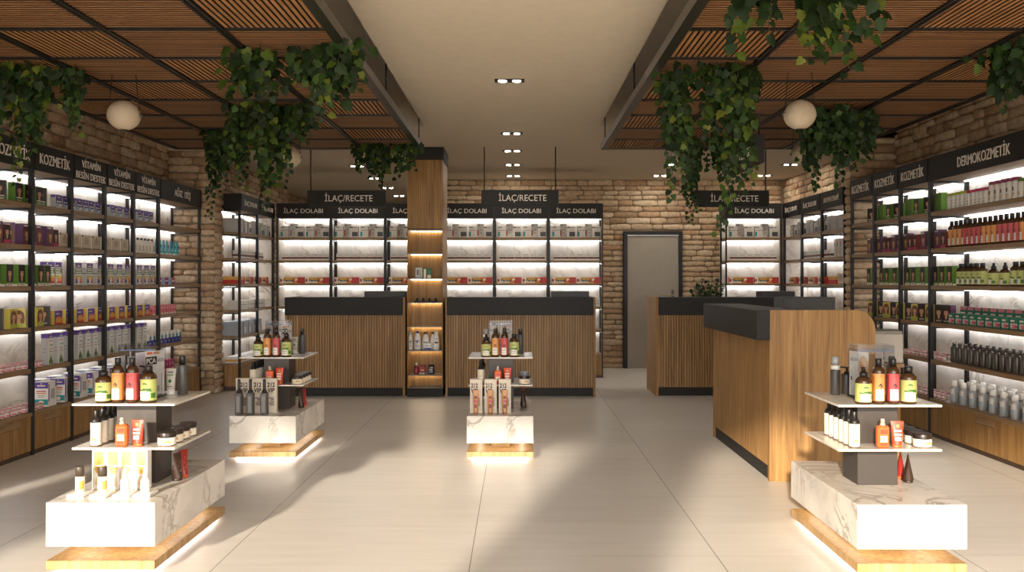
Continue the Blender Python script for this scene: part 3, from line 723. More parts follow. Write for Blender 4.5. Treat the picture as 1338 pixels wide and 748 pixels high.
def shampoo(lab, dark, r, hb, hs, rc, hc, kind='cap'):
    pr = [(-46, 30, hb*.12, hb*.46, WHT, 2)]+[(-40, 20, hb*.12+(.34*hb)*t, hb*.12+(.34*hb)*t+.0022, LINE, 3) for t in (.25, .6, .75)]
    if kind == 'leaf': pr += [(-20, 40, hb*.5, hb*.57, GRND, 1), (10, 50, hb*.46, hb*.5, GRN, 1), (-50, -20, hb*.48, hb*.53, GRND, 1), (-25, 15, hb*.72, hb*.75, GRND, 1), (-20, 5, hb*.76, hb*.79, GRND, 1), (40, 75, hb*.2, hb*.4, GRND, 1)]
    else: pr += leafp(hb*.55)+[(-25, 15, hb*.82, hb*.835, dark, 1), (-15, 25, hb*.86, hb*.875, dark, 1), (-150, -60, hb*.1, hb*.88, dark, 1), (62, 100, hb*.1, hb*.88, dark, 1)]
    return round_bottle('shampoo_bottle', 'shampoo', AMB, CAPB, r, hb, hs, rc, hc, (lab, .1, .93), 22, pr)
sh_orange = shampoo(ORL, plain('label_orange_deep', (190, 110, 48), .45), .029, .158, .026, .0145, .036)
sh_red = shampoo(RDL, plain('label_red_deep', (160, 48, 54), .45), .029, .158, .026, .0145, .036)
sh_wide = shampoo(GRL, GRND, .0375, .125, .026, .019, .03, 'leaf')
def pump_green():
    t = shampoo(GRL, GRND, .0385, .108, .024, .019, .022, 'leaf')
    c = lathed([(.019, .132), (.019, .152), (.012, .154), (.0095, .17), (.0085, .178)], CAPB, 14)
    return T('shampoo_bottle', 'shampoo', t.root, [('dropper_cap', c.mesh('dropper_cap'))]+t.parts[1:])
sh_pump = pump_green()
lotion_cap = round_bottle('lotion_bottle', 'lotion', CREAM, CAPB, .026, .112, .004, .0258, .001)
def lotion():
    m = lathed([(.0245, 0), (.026, .004), (.026, .116)], CREAM, 18)
    c = lathed([(.0262, .116), (.0258, .124), (.019, .138), (.0125, .143), (.0125, .172), (.0115, .175)], CAPB, 18)
    l = MB(); l.arc(.0266, .03, .04, -25, 25, GOLD, 5); l.arc(.0266, .06, .072, -20, 20, BEIG, 5); l.arc(.0266, .0, .006, -180, 180, BRN, 20)
    return T('lotion_bottle', 'lotion', m.mesh('lotion_bottle'), [('cap', c.mesh('cap')), ('label', l.mesh('label'))])
lotion_b = lotion()
smoke = round_bottle('shower_gel_bottle', 'shower gel', DBOT, DBOT, .029, .118, .02, .015, .026, prints=[(20, 30, .02, .1, plain('print_smoke', (110, 102, 94), .4), 0)])
silver = round_bottle('lotion_bottle', 'lotion', SILV, WHT, .03, .125, .012, .023, .045, prints=[(-65, -40, .02, .115, TEAL, 0), (-35, 60, .02, .07, plain('print_mistblue', (150, 162, 172), .5), 0), (-35, 60, .075, .115, OFFW, 0)])
def tallgrey():
    m = lathed([(.0245, 0), (.026, .003), (.026, .15), (.024, .156)], GBOT, 18)
    c = lathed([(.0165, .156), (.0165, .2), (.015, .203)], CAPB, 16)
    return T('tonic_bottle', 'lotion', m.mesh('tonic_bottle'), [('cap', c.mesh('cap'))])
tall_grey = tallgrey()
def foamer():
    m = lathed([(.024, 0), (.026, .003), (.026, .125), (.0235, .132)], GBOT, 18)
    c = lathed([(.0235, .132), (.0235, .152), (.021, .154)], WHT, 16)
    n = lathed([(.018, .154), (.02, .17), (.02, .196), (.017, .2)], plain('clear_cap', (150, 150, 150), .15), 16)
    return T('foam_bottle', 'lotion', m.mesh('foam_bottle'), [('collar', c.mesh('collar')), ('cap', n.mesh('cap'))])
foam_b = foamer()
def pumpgrey():
    m = lathed([(.026, 0), (.028, .003), (.028, .1), (.026, .106)], GBOT, 18)
    c = lathed([(.015, .106), (.015, .116), (.006, .118), (.006, .134), (.013, .135), (.013, .143)], CAPB, 14); c.bbox(-.045, .0, -.006, .006, .136, .144, CAPB, .002)
    return T('pump_bottle', 'lotion', m.mesh('pump_bottle'), [('pump_head', c.mesh('pump_head'))])
pump_grey = pumpgrey()
def spray(body, top):
    m = MB(); m.bbox(-.029, .029, -.018, .018, 0, .108, body, .008)
    for z0, z1, mm in ((.07, .09, ORR), (.045, .06, CREAM), (.03, .042, CREAM), (.012, .026, ORR)): m.rect(-.017, .017, z0, z1, -.0186, mm)
    c = MB(); c.lathe([(.013, .108), (.013, .118), (.0095, .12), (.0095, .138), (.0085, .142)], top, 14); c.bbox(-.005, .005, -.016, -.008, .129, .136, top, .001)
    return T('sun_spray_bottle', 'sun care', m.mesh('sun_spray_bottle'), [('spray_head', c.mesh('spray_head'))])
SPRAYTOP = plain('spray_top', (206, 190, 170), .25, .4)
spray_o = spray(ORB, SPRAYTOP)
tube_o = tube_tmpl('sun_cream_tube', 'sun care', ORR, ORB, [(-.25, .25, .035, .052, CREAM), (-.3, .3, .06, .068, CREAM), (-.3, .3, .078, .086, CREAM), (-.12, .12, .1, .112, GOLD)], w=.058, d=.034, h=.128, ch=.016)
tube_w = tube_tmpl('hand_cream_tube', 'lotion', plain('tube_grey', (196, 190, 180), .4), WHT, [(-.35, .35, .1, .104, GRND), (-.14, .14, .062, .078, GRND), (-.3, .3, .112, .12, LINE), (-.3, .3, .04, .044, LINE)], w=.05, d=.036, h=.135, ch=.028)
def jar():
    m = lathed([(.041, 0), (.043, .004), (.043, .038), (.04, .041)], CREAM, 24)
    l = MB(); l.arc(.0436, .016, .024, 5, 60, GOLD, 6); l.arc(.0436, .0, .0035, -180, 180, BRN, 24); l.arc(.0436, .026, .029, 10, 50, BRN, 6)
    c = lathed([(.044, .041), (.0445, .043), (.0445, .064), (.042, .067)], plain('lid_brown', (40, 30, 24), .35), 24)
    return T('cream_jar', 'cosmetics', m.mesh('cream_jar'), [('lid', c.mesh('lid')), ('label', l.mesh('label'))])
jar_b = jar()
def cone_tube(body, cap, spk):
    m, c = tube_up(body, cap, w=.056, d=.052, h=.14, ch=.014, taper=1.0)
    r = random.Random(3); l = MB()
    for i in range(7):
        z = r.uniform(.03, .1); t = (z-.018)/.122; y0 = r.uniform(-.012, .012)
        for s in (-1, 1):
            yy = s*(.026*(1-t)+.0026)
            l.face([(y0,yy,z),(y0+s*-.004,yy,z),(y0+s*-.004,yy*.97,z+.004),(y0,yy*.97,z+.004)], spk)
    return T('cream_tube', 'lotion', m.mesh('cream_tube'), [('cap', c.mesh('cap')), ('label', l.mesh('label'))])
cone_dark = cone_tube(COCOA, plain('cap_cocoa', (50, 36, 26), .4), plain('print_tan', (170, 140, 100), .5))
cone_red = cone_tube(plain('tube_crimson', (150, 40, 36), .35), ORB, plain('print_gold', (220, 160, 90), .5))
def arch_card():
    w, h, d = .066, .192, .05
    m = MB(); m.bbox(-w/2, w/2, -d/2, d/2, 0, h, plain('card_white', (232, 228, 220), .4), .002)
    m.rect(-.022, .024, h*.62, h*.97, -d/2-E, GLDC); m.oval(.001, h*.62, .023, .045, -d/2-E, GLDC, 12, 180, 360)
    m.oval(.001, .012, .021, .055, -d/2-E, plain('card_sand', (214, 194, 160), .4), 12, 0, 180)
    m.rect(-.03, -.0225, h*.05, h*.95, -d/2-E, BEIG)
    return T('perfume_box', 'perfume', m.mesh('perfume_box'))
arch_b = arch_card()
def tester(dark):
    m = MB(); m.bbox(-.041, .041, -.05, .05, 0, .013, plain('stand_white', (236, 232, 226), .35), .002)
    if dark:
        b = lathed([(.02, .013), (.021, .016), (.021, .088), (.019, .09)], CREAM, 18); b.arc(.0216, .03, .07, 20, 80, GOLD, 6)
        c = lathed([(.0205, .09), (.0205, .135), (.019, .137)], plain('cap_taupe', (70, 60, 50), .4), 18)
    else:
        b = lathed([(.02, .013), (.021, .016), (.021, .07), (.011, .084)], plain('bottle_milk', (238, 234, 228), .2), 18); b.arc(.0216, .03, .05, -40, 40, BEIG, 6)
        c = lathed([(.0115, .084), (.0115, .1), (.007, .104), (.0065, .128), (.004, .132)], WHT, 14)
    return T('perfume_tester', 'perfume', m.mesh('perfume_tester'), [('bottle', b.mesh('bottle')), ('cap' if dark else 'dropper', c.mesh('cap'))])
test_d, test_w = tester(True), tester(False)
def box212(w, h):
    m = MB(); m.bbox(-w/2, w/2, -.02, .02, 0, h, plain('perfume_card', (214, 202, 184), .5), .001)
    for i, z in enumerate((.16, .13, .1)): pass
    t1 = text_mesh('212', w*.56, h*.13, DKBRN, .001, .035); t2 = text_mesh('VIP', w*.56, h*.13, DKBRN, .001, .035)
    return m.mesh('perfume_box'), t1, t2, w, h
def spawn212(b, loc, label, group, right=True):
    me, t1, t2, w, h = b
    o = link('perfume_box', me, None, loc); tag(o, label, 'perfume', group)
    link('lettering', t1, o, (w*(.1 if right else -.14), -.0202, h*.82)); link('lettering', t2, o, (w*(.1 if right else -.14), -.0202, h*.66))
    mm = MB(); r = random.Random(1)
    for i in range(5): mm.rect(-w*.1+r.uniform(0, .02), w*.32, h*(.42-.05*i), h*(.445-.05*i), -.0205, DKBRN)
    mm.build('small_print', o)
def graymist():
    m = MB(); m.bbox(-.026, .026, -.026, .026, 0, .165, GBOT, .006); m.rect(-.012, .012, .02, .14, -.0266, plain('print_mist', (124, 122, 118), .4))
    c = lathed([(.02, .165), (.02, .18), (.012, .184), (.011, .2), (.011, .264), (.009, .268)], CAPB, 14)
    return T('body_mist_bottle', 'perfume', m.mesh('body_mist_bottle'), [('spray_head', c.mesh('spray_head'))])
mist = graymist()
tube_tan = tube_tmpl('perfume_tube', 'perfume', TAN, plain('cap_tan', (150, 96, 54), .35), [(-.25, .25, .05, .08, DRED), (-.25, .25, .09, .11, ROSE), (-.25, .25, .12, .14, DRED), (.3, .4, .09, .1, BRN)], w=.043, d=.034, h=.185, ch=.018)
# ------------------------------------------------------------------ goods on the shelves
LEVN = ['bottom', 'fifth', 'fourth', 'third', 'second', 'top']
def dims(t):
    v = [c.co for c in t.root.vertices]
    return max(c.x for c in v)-min(c.x for c in v), max(c.y for c in v)-min(c.y for c in v)
def px(x, y): return 676+1150*x/y
PLACE = {'L': 'left wall shelf', 'R': 'right wall shelf', 'B': 'back shelf', 'LB': 'shelf behind left pier', 'RB': 'shelf of right corner'}
ROWS = {}
def put(side, lev, t, items, look, grp=None, off=.035, deep=0, turn=0, note='', wiggle=.0):
    """items: positions along the wall of each piece's near corner (left and right walls) or its centre (back wall)"""
    w, d = dims(t); rng = random.Random(len(look)*7+lev)
    for y in items:
        a = turn+rng.uniform(-wiggle, wiggle)
        ew, ed = (d, w) if abs(turn) > .9 else (w, d)
        q = off+ed/2+deep
        if side == 'L': loc, rz = (XLF-q, y+ew/2, LEVZ[lev]), PI/2+a
        elif side == 'R': loc, rz = (XRF+q, y+ew/2, LEVZ[lev]), -PI/2+a
        elif side == 'LB': loc, rz = (XLB-q, y+ew/2, LEVZ[lev]), PI/2+a
        elif side == 'RB': loc, rz = (XRB+q, y+ew/2, LEVZ[lev]), -PI/2+a
        else: loc, rz = (y, YB+q, LEVZ[lev]), a
        ROWS.setdefault((side, lev, look), []).append((loc, rz, t, note))
def flush():
    for (side, lev, look), L in ROWS.items():
        L.sort(key=lambda e: px(e[0][0], e[0][1]))
        for i, (loc, rz, t, note) in enumerate(L):
            lab = '%s%s on the %s %s' % (look, ', %s from the left' % ordinal(i) if len(L) > 1 else '', LEVN[lev], PLACE[side])
            grp = '%s on the %s %s' % (look.split(' with ')[0]+('es' if look.split(' with ')[0].endswith('x') else 's'), LEVN[lev], PLACE[side])
            if t is fen: spawn_fen(loc, rz, lab, grp)
            else: spawn(t, loc, rz, lab, grp if len(L) > 1 else None)
def seq(a, p, n): return [a+p*i for i in range(n)]

# left wall, top to bottom
put('L', 5, dye_greens, [6.32, 6.62, 6.75, 6.9], 'green hair dye box'); put('L', 5, dye_greens, [6.46, 7.02], 'turned green dye box with portrait', turn=-1.15)
put('L', 5, omega, [7.2, 7.31, 7.42, 7.54, 7.645, 7.75, 7.87, 7.99, 8.17, 8.31, 8.45, 8.58, 8.76, 8.9, 9.03], 'purple and blue fish oil box')
put('L', 4, dye_purple, [6.36, 6.72, 6.9, 7.06], 'plum hair dye box'); put('L', 4, dye_purple, [6.57], 'turned plum dye box with portrait', turn=-1.1); put('L', 4, dye_red, [6.47, 6.82, 7.16], 'small red hair dye box')
put('L', 4, beigebox, [7.26, 7.45, 7.63, 7.81, 8.02, 8.2, 8.38], 'beige soap box'); put('L', 4, whitecap, seq(8.7, .085, 6), 'white bottle with grey cap'); put('L', 4, aquatube, seq(9.22, .095, 7), 'turquoise toothpaste tube')
put('L', 3, dye_green, [6.34, 6.5, 6.66, 6.8, 6.93, 7.03], 'green and black dye box')
put('L', 3, azbox, [7.52, 7.72, 7.92, 8.12, 8.3, 8.47, 8.74, 8.91, 9.07], 'purple topped multivitamin box'); put('L', 3, azbox, [7.15, 7.26], 'turned purple multivitamin box', turn=-1.2)
put('L', 3, redblue, [9.22, 9.4, 9.58], 'small red toothpaste box')
put('L', 2, dye_yellow, [6.55, 6.92], 'yellow hair dye box'); put('L', 2, dye_yellow, [6.72], 'turned yellow dye box with portrait', turn=-1.15); put('L', 2, dye_dark, [6.42, 7.07], 'turned dark dye box with portrait', turn=-1.15)
put('L', 2, goldbox, [7.18, 7.36, 7.54, 7.74, 7.92, 8.14, 8.34, 8.52, 8.74, 8.92], 'purple and orange vitamin box'); put('L', 2, pinkbox, seq(9.12, .07, 9), 'pink spotted toothpaste box'); put('L', 2, pinkbox, seq(8.95, .07, 5), 'rear pink toothpaste box', deep=.1)
put('L', 1, jar_s, seq(6.3, .075, 10), 'front pink cream jar'); put('L', 1, jar_s, seq(6.33, .075, 10), 'rear pink cream jar', deep=.09)
put('L', 1, aloebox, [7.08, 7.24, 7.42, 7.56, 7.7, 7.84, 7.98, 8.15, 8.3, 8.44, 8.58, 8.74, 8.88], 'tall white aloe box'); put('L', 1, bluetube, seq(9.02, .1, 9), 'blue and white toothpaste carton')
put('L', 0, jar_s, seq(6.3, .075, 10), 'front pink cream jar'); put('L', 0, jar_s, seq(6.33, .075, 10), 'rear pink cream jar', deep=.09)
put('L', 0, tealbox, [7.08, 7.34, 7.6, 7.82, 8.04, 8.26], 'white supplement box with teal band', turn=-PI/2); put('L', 0, tealbox, [7.25, 7.5, 7.75, 8.0, 8.25, 8.5], 'rear supplement box with purple top', turn=-PI/2, deep=.13)
put('L', 0, pinktube, seq(9.3, .08, 5), 'front striped pink toothpaste box'); put('L', 0, pinktube, seq(9.3, .08, 5), 'rear striped pink toothpaste box', deep=.1)

# right wall
put('R', 5, dye_plain, [8.68, 8.06, 7.5], 'plain green dye box'); put('R', 5, dye_greens, [8.52, 7.92], 'green hair dye box'); put('R', 5, dye_greens, [9.02, 8.4, 7.77], 'turned green dye box with portrait', turn=.6, deep=.03)
tw = lambda mcap, nm: tube_tmpl(nm, 'lotion', WHT, mcap, [(-.3, .3, .05, .054, LINE), (-.3, .3, .065, .069, LINE), (-.2, .2, .09, .105, BEIG)], w=.05, d=.034, h=.13, ch=.022)
def flipped(t):   # the same tube turned over: cap on top
    for me in [t.root]+[p[1] for p in t.parts]:
        H = .13
        for v in me.vertices: v.co = (-v.co.x, v.co.y, H-v.co.z)
    return t
put('R', 5, round_bottle('hair_mask_bottle', 'hair care', WHT, LIME, .026, .105, .006, .0255, .022, seq and None, prints=[(-30, 30, .02, .024, LINE, 0), (-30, 30, .04, .044, LINE, 0), (-25, 25, .06, .075, BEIG, 0)]), seq(7.08, .07, 5), 'white bottle with lime cap')
put('R', 5, round_bottle('hair_mask_bottle', 'hair care', WHT, ROSE, .026, .1, .006, .0255, .022, None, prints=[(-30, 30, .02, .024, LINE, 0), (-30, 30, .04, .044, LINE, 0)]), seq(6.79, .062, 5), 'small white bottle with plum cap')
put('R', 5, round_bottle('hair_mask_bottle', 'hair care', WHT, plain('cap_plum', (132, 44, 88), .4), .033, .13, .006, .032, .024, None, prints=[(-30, 30, .02, .05, BEIG, 0), (-20, 20, .06, .09, LINE, 0)]), seq(6.38, .08, 5), 'tall white bottle with plum cap')
put('R', 5, round_bottle('hair_mask_bottle', 'hair care', WHT, GRN, .03, .115, .006, .029, .022, None, prints=[(-30, 30, .02, .05, BEIG, 0)]), [6.1, 6.17, 6.24, 6.31], 'white bottle with green cap')
put('R', 4, dye_purple, [8.98, 8.74, 8.4, 8.14, 7.78, 7.52], 'plum hair dye box'); put('R', 4, dye_red, [8.62, 8.52, 8.29, 8.05, 7.95, 7.67, 7.42], 'small red hair dye box')
so = [7.34-.075*i for i in range(16)]; pat = 'OOORRRROOORRRROO'
put('R', 4, sh_orange, [y for y, c in zip(so, pat) if c == 'O'], 'orange labelled shampoo bottle'); put('R', 4, sh_red, [y for y, c in zip(so, pat) if c == 'R'], 'red labelled shampoo bottle')
put('R', 3, dye_green, [9.0, 8.68, 8.56, 8.38, 8.1, 7.98, 7.8, 7.56, 7.44, 7.31], 'green and black dye box')
put('R', 3, sh_wide, [7.19, 7.11, 7.03, 6.95, 6.86, 6.4, 6.31, 6.22, 6.13], 'green labelled wide bottle'); put('R', 3, sh_pump, [6.7, 6.54], 'green bottle with black dropper cap')
put('R', 2, dye_dark, [8.7, 8.4, 8.08, 7.82, 7.5, 7.37], 'dark dye box with plum side', turn=.3); put('R', 2, dye_yellow, [8.96, 8.58, 8.28, 7.96, 7.68], 'yellow hair dye box', turn=.3)
put('R', 2, soapgreen, seq(6.12, .115, 11), 'front green bar soap box'); put('R', 2, soappink, seq(6.1, .115, 11), 'rear pink topped soap box', deep=.09)
put('R', 1, jar_s, seq(7.48, .085, 9), 'front pink cream jar'); put('R', 1, jar_s, seq(7.5, .085, 9), 'rear pink cream jar', deep=.09)
put('R', 1, smoke, seq(6.1, .092, 14), 'front smoky shower gel bottle'); put('R', 1, smoke, seq(6.14, .092, 13), 'rear smoky shower gel bottle', deep=.1)
put('R', 0, jar_s, seq(7.48, .085, 12), 'front pink cream jar'); put('R', 0, jar_s, seq(7.5, .085, 12), 'rear pink cream jar', deep=.09)
put('R', 0, silver, seq(6.1, .15, 9), 'front silver lotion bottle'); put('R', 0, silver, seq(6.16, .15, 9), 'middle silver lotion bottle', deep=.085); put('R', 0, silver, seq(6.12, .15, 9), 'rear silver lotion bottle', deep=.17)

# back wall, bay by bay
for i, x in enumerate(BX+[3.265]):
    if i == 2: xs = (-.2,)
    else: xs = (-.165, .185)
    for dx in (-.165, .185):
        X = x+dx
        if i == 2 and dx > 0: continue      # behind the column
        put('B', 5, med_a, [X-.105], 'teal marked medicine box'); put('B', 5, med_b, [X], 'tall red striped medicine box', deep=.064); put('B', 5, med_c, [X+.1], 'dark squared medicine box')
        put('B', 3, fen, [X+.0], 'orange and red ointment box', off=.03)
    for j in range(6):
        X = x-.255+.106*j
        if i == 2 and j > 2: continue
        put('B', 4, flat, [X+.0], 'white and brown pill box')
put('B', 2, smallw, [BX[0]-.28, BX[5]+.24, BX[5]+.3], 'small white carton'); put('B', 1, smallw, [BX[5]+.22], 'small white carton'); put('B', 0, amberflat, [BX[5]+.2], 'flat white and amber box')
# side shelves behind the left pier
put('LB', 5, greybig, [10.78], 'big grey carton', turn=0)
for y in (11.04, 11.58, 11.9):
    put('LB', 5, med_a, [y-.02], 'teal marked medicine box'); put('LB', 5, med_b, [y+.085], 'tall red striped medicine box', deep=.064); put('LB', 5, med_c, [y+.145], 'dark squared medicine box')
put('LB', 4, flat, seq(10.78, .106, 10), 'white and brown pill box'); put('LB', 3, fen, [11.02, 11.38, 11.74], 'orange and red ointment box'); put('LB', 3, redlong, [10.77], 'red and gold carton')
put('LB', 2, whitelong, [10.8, 11.18, 11.55], 'long white carton'); put('LB', 1, bluegrey, [10.78, 11.0, 11.2, 11.4, 11.6], 'grey blue carton'); put('LB', 0, amberflat, seq(10.78, .2, 6), 'flat white and amber box')
# side shelves in the right corner
put('RB', 5, greybig, [10.05, 10.3], 'big grey carton')
for y in (11.78, 11.4, 10.98, 10.62):
    put('RB', 5, med_a, [y+.15], 'teal marked medicine box'); put('RB', 5, med_b, [y+.06], 'tall red striped medicine box', deep=.064); put('RB', 5, med_c, [y-.02], 'dark squared medicine box')
put('RB', 4, flat, seq(10.5, .106, 10), 'white and brown pill box'); put('RB', 4, tallgrp, [10.1, 10.2, 10.3], 'tall off white carton'); put('RB', 3, fen, [11.75, 11.35, 10.98, 10.62], 'orange and red ointment box'); put('RB', 3, redlong, [10.35], 'red and gold carton'); put('RB', 3, beigebox, [10.1], 'wide beige carton'); put('RB', 2, smallw, [10.1, 10.22], 'small white carton')
flush()

# ------------------------------------------------------------------ counters
def fluted(m, x0, x1, y, z0, z1):
    m.box(x0, x1, y+.012, y+.03, z0, z1, OAKD)
    n = round((x1-x0)/.03); p = (x1-x0)/n
    for i in range(n): m.box(x0+p*i+.004, x0+p*(i+1)-.004, y, y+.013, z0, z1, OAK)
def counter(x0, x1, yf, depth, label, left_end=True, right_end=True, fx0=None, fx1=None):
    """straight counter that faces the entrance; local origin at its front left foot"""
    r = empty('service_counter', (x0, yf, 0)); tag(r, label, 'counter', 'wooden service counters')
    W = x1-x0; H = 1.15
    m = MB(); fluted(m, .03, W-.03, .0, .1, .96); m.build('fluted_front', r)
    m = MB(); m.bbox(fx0 if fx0 is not None else .0, W-(fx1 or .032), -.05, .0, .945, H, BLACK, .003); m.box(.032, W-.032, .0, .26, H-.03, H, BLACK); m.build('fascia', r)
    m = MB(); m.box(.03, W-.03, .014, .03, 0, .1, BLACK); m.build('kickboard', r)
    for on, xx in ((left_end, 0), (right_end, W-.03)):
        if on:
            m = MB(); m.bbox(xx, xx+.03, -.02, depth, 0, H, OAK, .002); m.build('end_panel', r)
    m = MB(); m.bbox(.032, W-.032, .032, depth, .72, .75, OAKX, .003); m.build('worktop', r)
    m = MB(); m.box(.032, W-.032, .032, .05, 0, .72, OAK); m.box(.06, .09, depth-.1, depth-.02, 0, .72, OAK); m.box(W-.09, W-.06, depth-.1, depth-.02, 0, .72, OAK); m.build('rear_support', r)
    return r
counter(-2.69, -1.30, 10.22, .65, 'wooden slatted counter with black fascia left of the column', fx0=.0, fx1=.03)
counter(-.835, .91, 10.22, .65, 'wooden slatted counter with black fascia right of the column', fx0=.02, fx1=.03)
counter(1.615, 3.45, 10.27, .72, 'wooden slatted counter near the door, behind the front right desk', fx0=.032, fx1=.03)
# the desk at the front right, its slatted face towards the aisle
r = empty('reception_desk', (1.69, 5.9, 0)); tag(r, 'tall wooden reception desk with round cornered end panel on the right', 'counter')
m = MB(); W, H, R_ = .71, 1.15, .13
prof = [(0, 0), (W, 0), (W, H-R_)]+[(W-R_+R_*math.cos(a*PI/16), H-R_+R_*math.sin(a*PI/16)) for a in range(1, 9)]+[(0, H)]
F = [(x, -.0, z) for x, z in prof]; Bk = [(x, .04, z) for x, z in prof]
m.face(F, OAK); m.face(Bk[::-1], OAK)
for i in range(len(prof)):
    j = (i+1) % len(prof); m.face([F[j], F[i], Bk[i], Bk[j]], OAK)
m.build('end_panel', r)
m = MB(); fluted(m, -1.66, -.04, 0, .1, .96); o = m.build('fluted_front', r, (0, 0, 0), -PI/2)
m = MB(); m.bbox(-.092, -.002, -.02, 1.66, .95, H, BLACK, .003); m.box(-.002, .22, .042, 1.66, H-.03, H, BLACK); m.build('fascia', r)
m = MB(); m.box(.014, .03, .04, 1.66, 0, .1, BLACK); m.build('kickboard', r)
m = MB(); m.bbox(-.0, .05, 1.66, 1.7, 0, H-.2, OAK, .002); m.build('rear_panel', r)
m = MB(); m.bbox(.035, .7, .045, 1.66, .72, .75, OAKX, .003); m.bbox(.7, 1.1, .44, .82, .72, .75, OAKX, .003); m.build('worktop', r)
m = MB(); m.bbox(.72, 1.08, .46, .8, 0, .72, OAK, .003); m.build('pedestal', r)
m = MB(); m.bbox(.62, .67, 1.56, 1.61, 0, .72, METAL); m.build('leg', r)

GBOX = plain('device_dark', (62, 60, 58), .5); GBOX2 = plain('device_panel', (74, 72, 70), .5)
def device(x, y, w, label, z=.7508):
    d, h = .26, .465
    r = empty('counter_device', (x, y, z)); tag(r, label, 'office machine', 'dark machines behind the counters')
    m = MB(); m.bbox(-w/2, w/2, -d/2, d/2, .012, h, GBOX, .006); m.build('casing', r)
    m = MB(); m.bbox(-w/2+.03, w/2-.03, d/2-.002, d/2+.006, .08, h-.05, GBOX2, .002); m.build('front_plate', r)
    for sx in (-1, 1):
        for sy in (-1, 1):
            m = MB(); m.lathe([(.014, 0), (.014, .014)], METAL, 10, sx*(w/2-.04), sy*(d/2-.04)); m.build('foot', r)
device(-1.58, 10.62, .49, 'dark grey machine behind the counter left of the column')
device(.63, 10.62, .45, 'dark grey machine behind the counter right of the column')
device(3.13, 10.68, .4, 'dark grey machine on the far counter near the plant')
device(2.29, 7.03, .41, 'dark grey machine on the front right reception desk')
r = empty('receipt_printer', (2.66, 6.53, .7508), -.3); tag(r, 'beige boxy machine beside the rounded panel of the reception desk', 'office machine')
BEM = plain('device_beige', (176, 168, 156), .5)
m = MB(); m.bbox(-.17, .17, -.14, .14, .0, .215, BEM, .008); m.build('casing', r)
m = MB(); m.bbox(-.165, .165, -.135, .135, .2152, .232, plain('device_lid', (150, 144, 136), .5), .005); m.build('lid', r)
m = MB(); m.bbox(-.12, .12, .1402, .15, .05, .09, GBOX2, .002); m.build('paper_slot', r)

# ------------------------------------------------------------------ niche column
CX0, CX1, CY, CD = -1.272, -.862, 10.17, .66
r = empty('display_column', (CX0, CY, 0)); tag(r, 'wooden display column with lit niche shelves between the two counters', 'column')
W = CX1-CX0; NX1 = W-.008; ZN = 1.945
m = MB(); m.box(0, W, .24, CD, .1, 2.74, OAK); m.box(0, W, 0, .24, ZN, 2.74, OAKD)
n = 16; p = W/n
for i in range(n): m.box(p*i+.0015, p*(i+1)-.0015, -.008, 0, ZN, 2.74, OAK)
for i in range(14): q = NX1/14; m.box(.004+q*i+.002, .004+q*(i+1)-.002, .23, .24, .1, ZN, OAK)
m.box(NX1, W, -.008, .24, .1, ZN, OAK); m.box(0, .006, -.008, .24, .1, ZN, OAK)
m.build('body', r)
m = MB(); m.bbox(-.012, W+.012, -.02, CD, 2.74, 2.888, BLACK, .002); m.build('cap', r)
m = MB(); m.box(.0, W, .0, CD, 0, .1, BLACK); m.build('plinth', r)
GLASS = plain('niche_shelf', (150, 140, 126), .3)
NSH = [.252, .535, .814, 1.092, 1.371, 1.663, 1.937]
for z in NSH:
    m = MB(); m.bbox(.008, NX1-.002, .005, .228, -.012, 0, GLASS, .002); s = m.build('niche_shelf', r, (0, 0, z))
    m = MB(); m.box(.02, NX1-.012, .205, .218, -.0175, -.0125, LEDW); m.build('light_strip', s)
NP = lambda pxx, y: (pxx-676)*y/1150
def niche(t, pxx, lev, label, grp=None, y=10.29, rz=0, cat=None): return spawn(t, (NP(pxx, y), y, NSH[lev]+.0005), rz, label, grp, cat)
niche(carton('lotion_box', 'lotion', .08, .04, .125, OFFW, [('r', .1, .9, .05, .1, BLUE, 1), ('r', .2, .5, .3, .8, LINE, 1), ('r', .6, .8, .2, .8, LGREY, 1)]), 547.5, 4, 'white box on the column shelf with three boxes, leftmost')
niche(carton('tea_box', 'tea', .045, .05, .12, GRND, [('r', .4, 1, .0, .9, CREAM, 1), ('r', 0, .4, .3, .6, GRN, 1)]), 554.5, 4, 'narrow green and cream box in the middle of the column shelf')
niche(carton('tea_box', 'tea', .052, .05, .12, GRND, [('r', .1, .9, 0, .33, CREAM, 1), ('r', .2, .8, .5, .7, TEAL, 1)]), 561, 4, 'dark green box on the column shelf, rightmost of three')
m = MB(); m.bbox(-.14, .14, -.05, .05, 0, .012, BLKP, .003); o = m.build('sample_tray', None, (NP(556.5, 10.29), 10.29, NSH[3]+.0005)); tag(o, 'slim black tray holding four dark pots on the column shelf', 'tray')
pot = lathed([(.013, 0), (.017, .004), (.012, .018), (.02, .024)], BLKP, 14)
dm = lathed([(.012, .0242), (.013, .032), (.008, .038)], CAPB, 14)
pt = T('sample_pot', 'cosmetics', pot.mesh('sample_pot'), [('lid', dm.mesh('lid'))])
for i, q in enumerate((545, 553, 561, 569)):
    spawn(pt, (NP(q, 10.29), 10.29, NSH[3]+.0127), 0, 'tiny dark pot on the column tray, %s from the left' % ordinal(i), 'dark pots on the column tray')
MILK = plain('bottle_white', (228, 226, 222), .35)
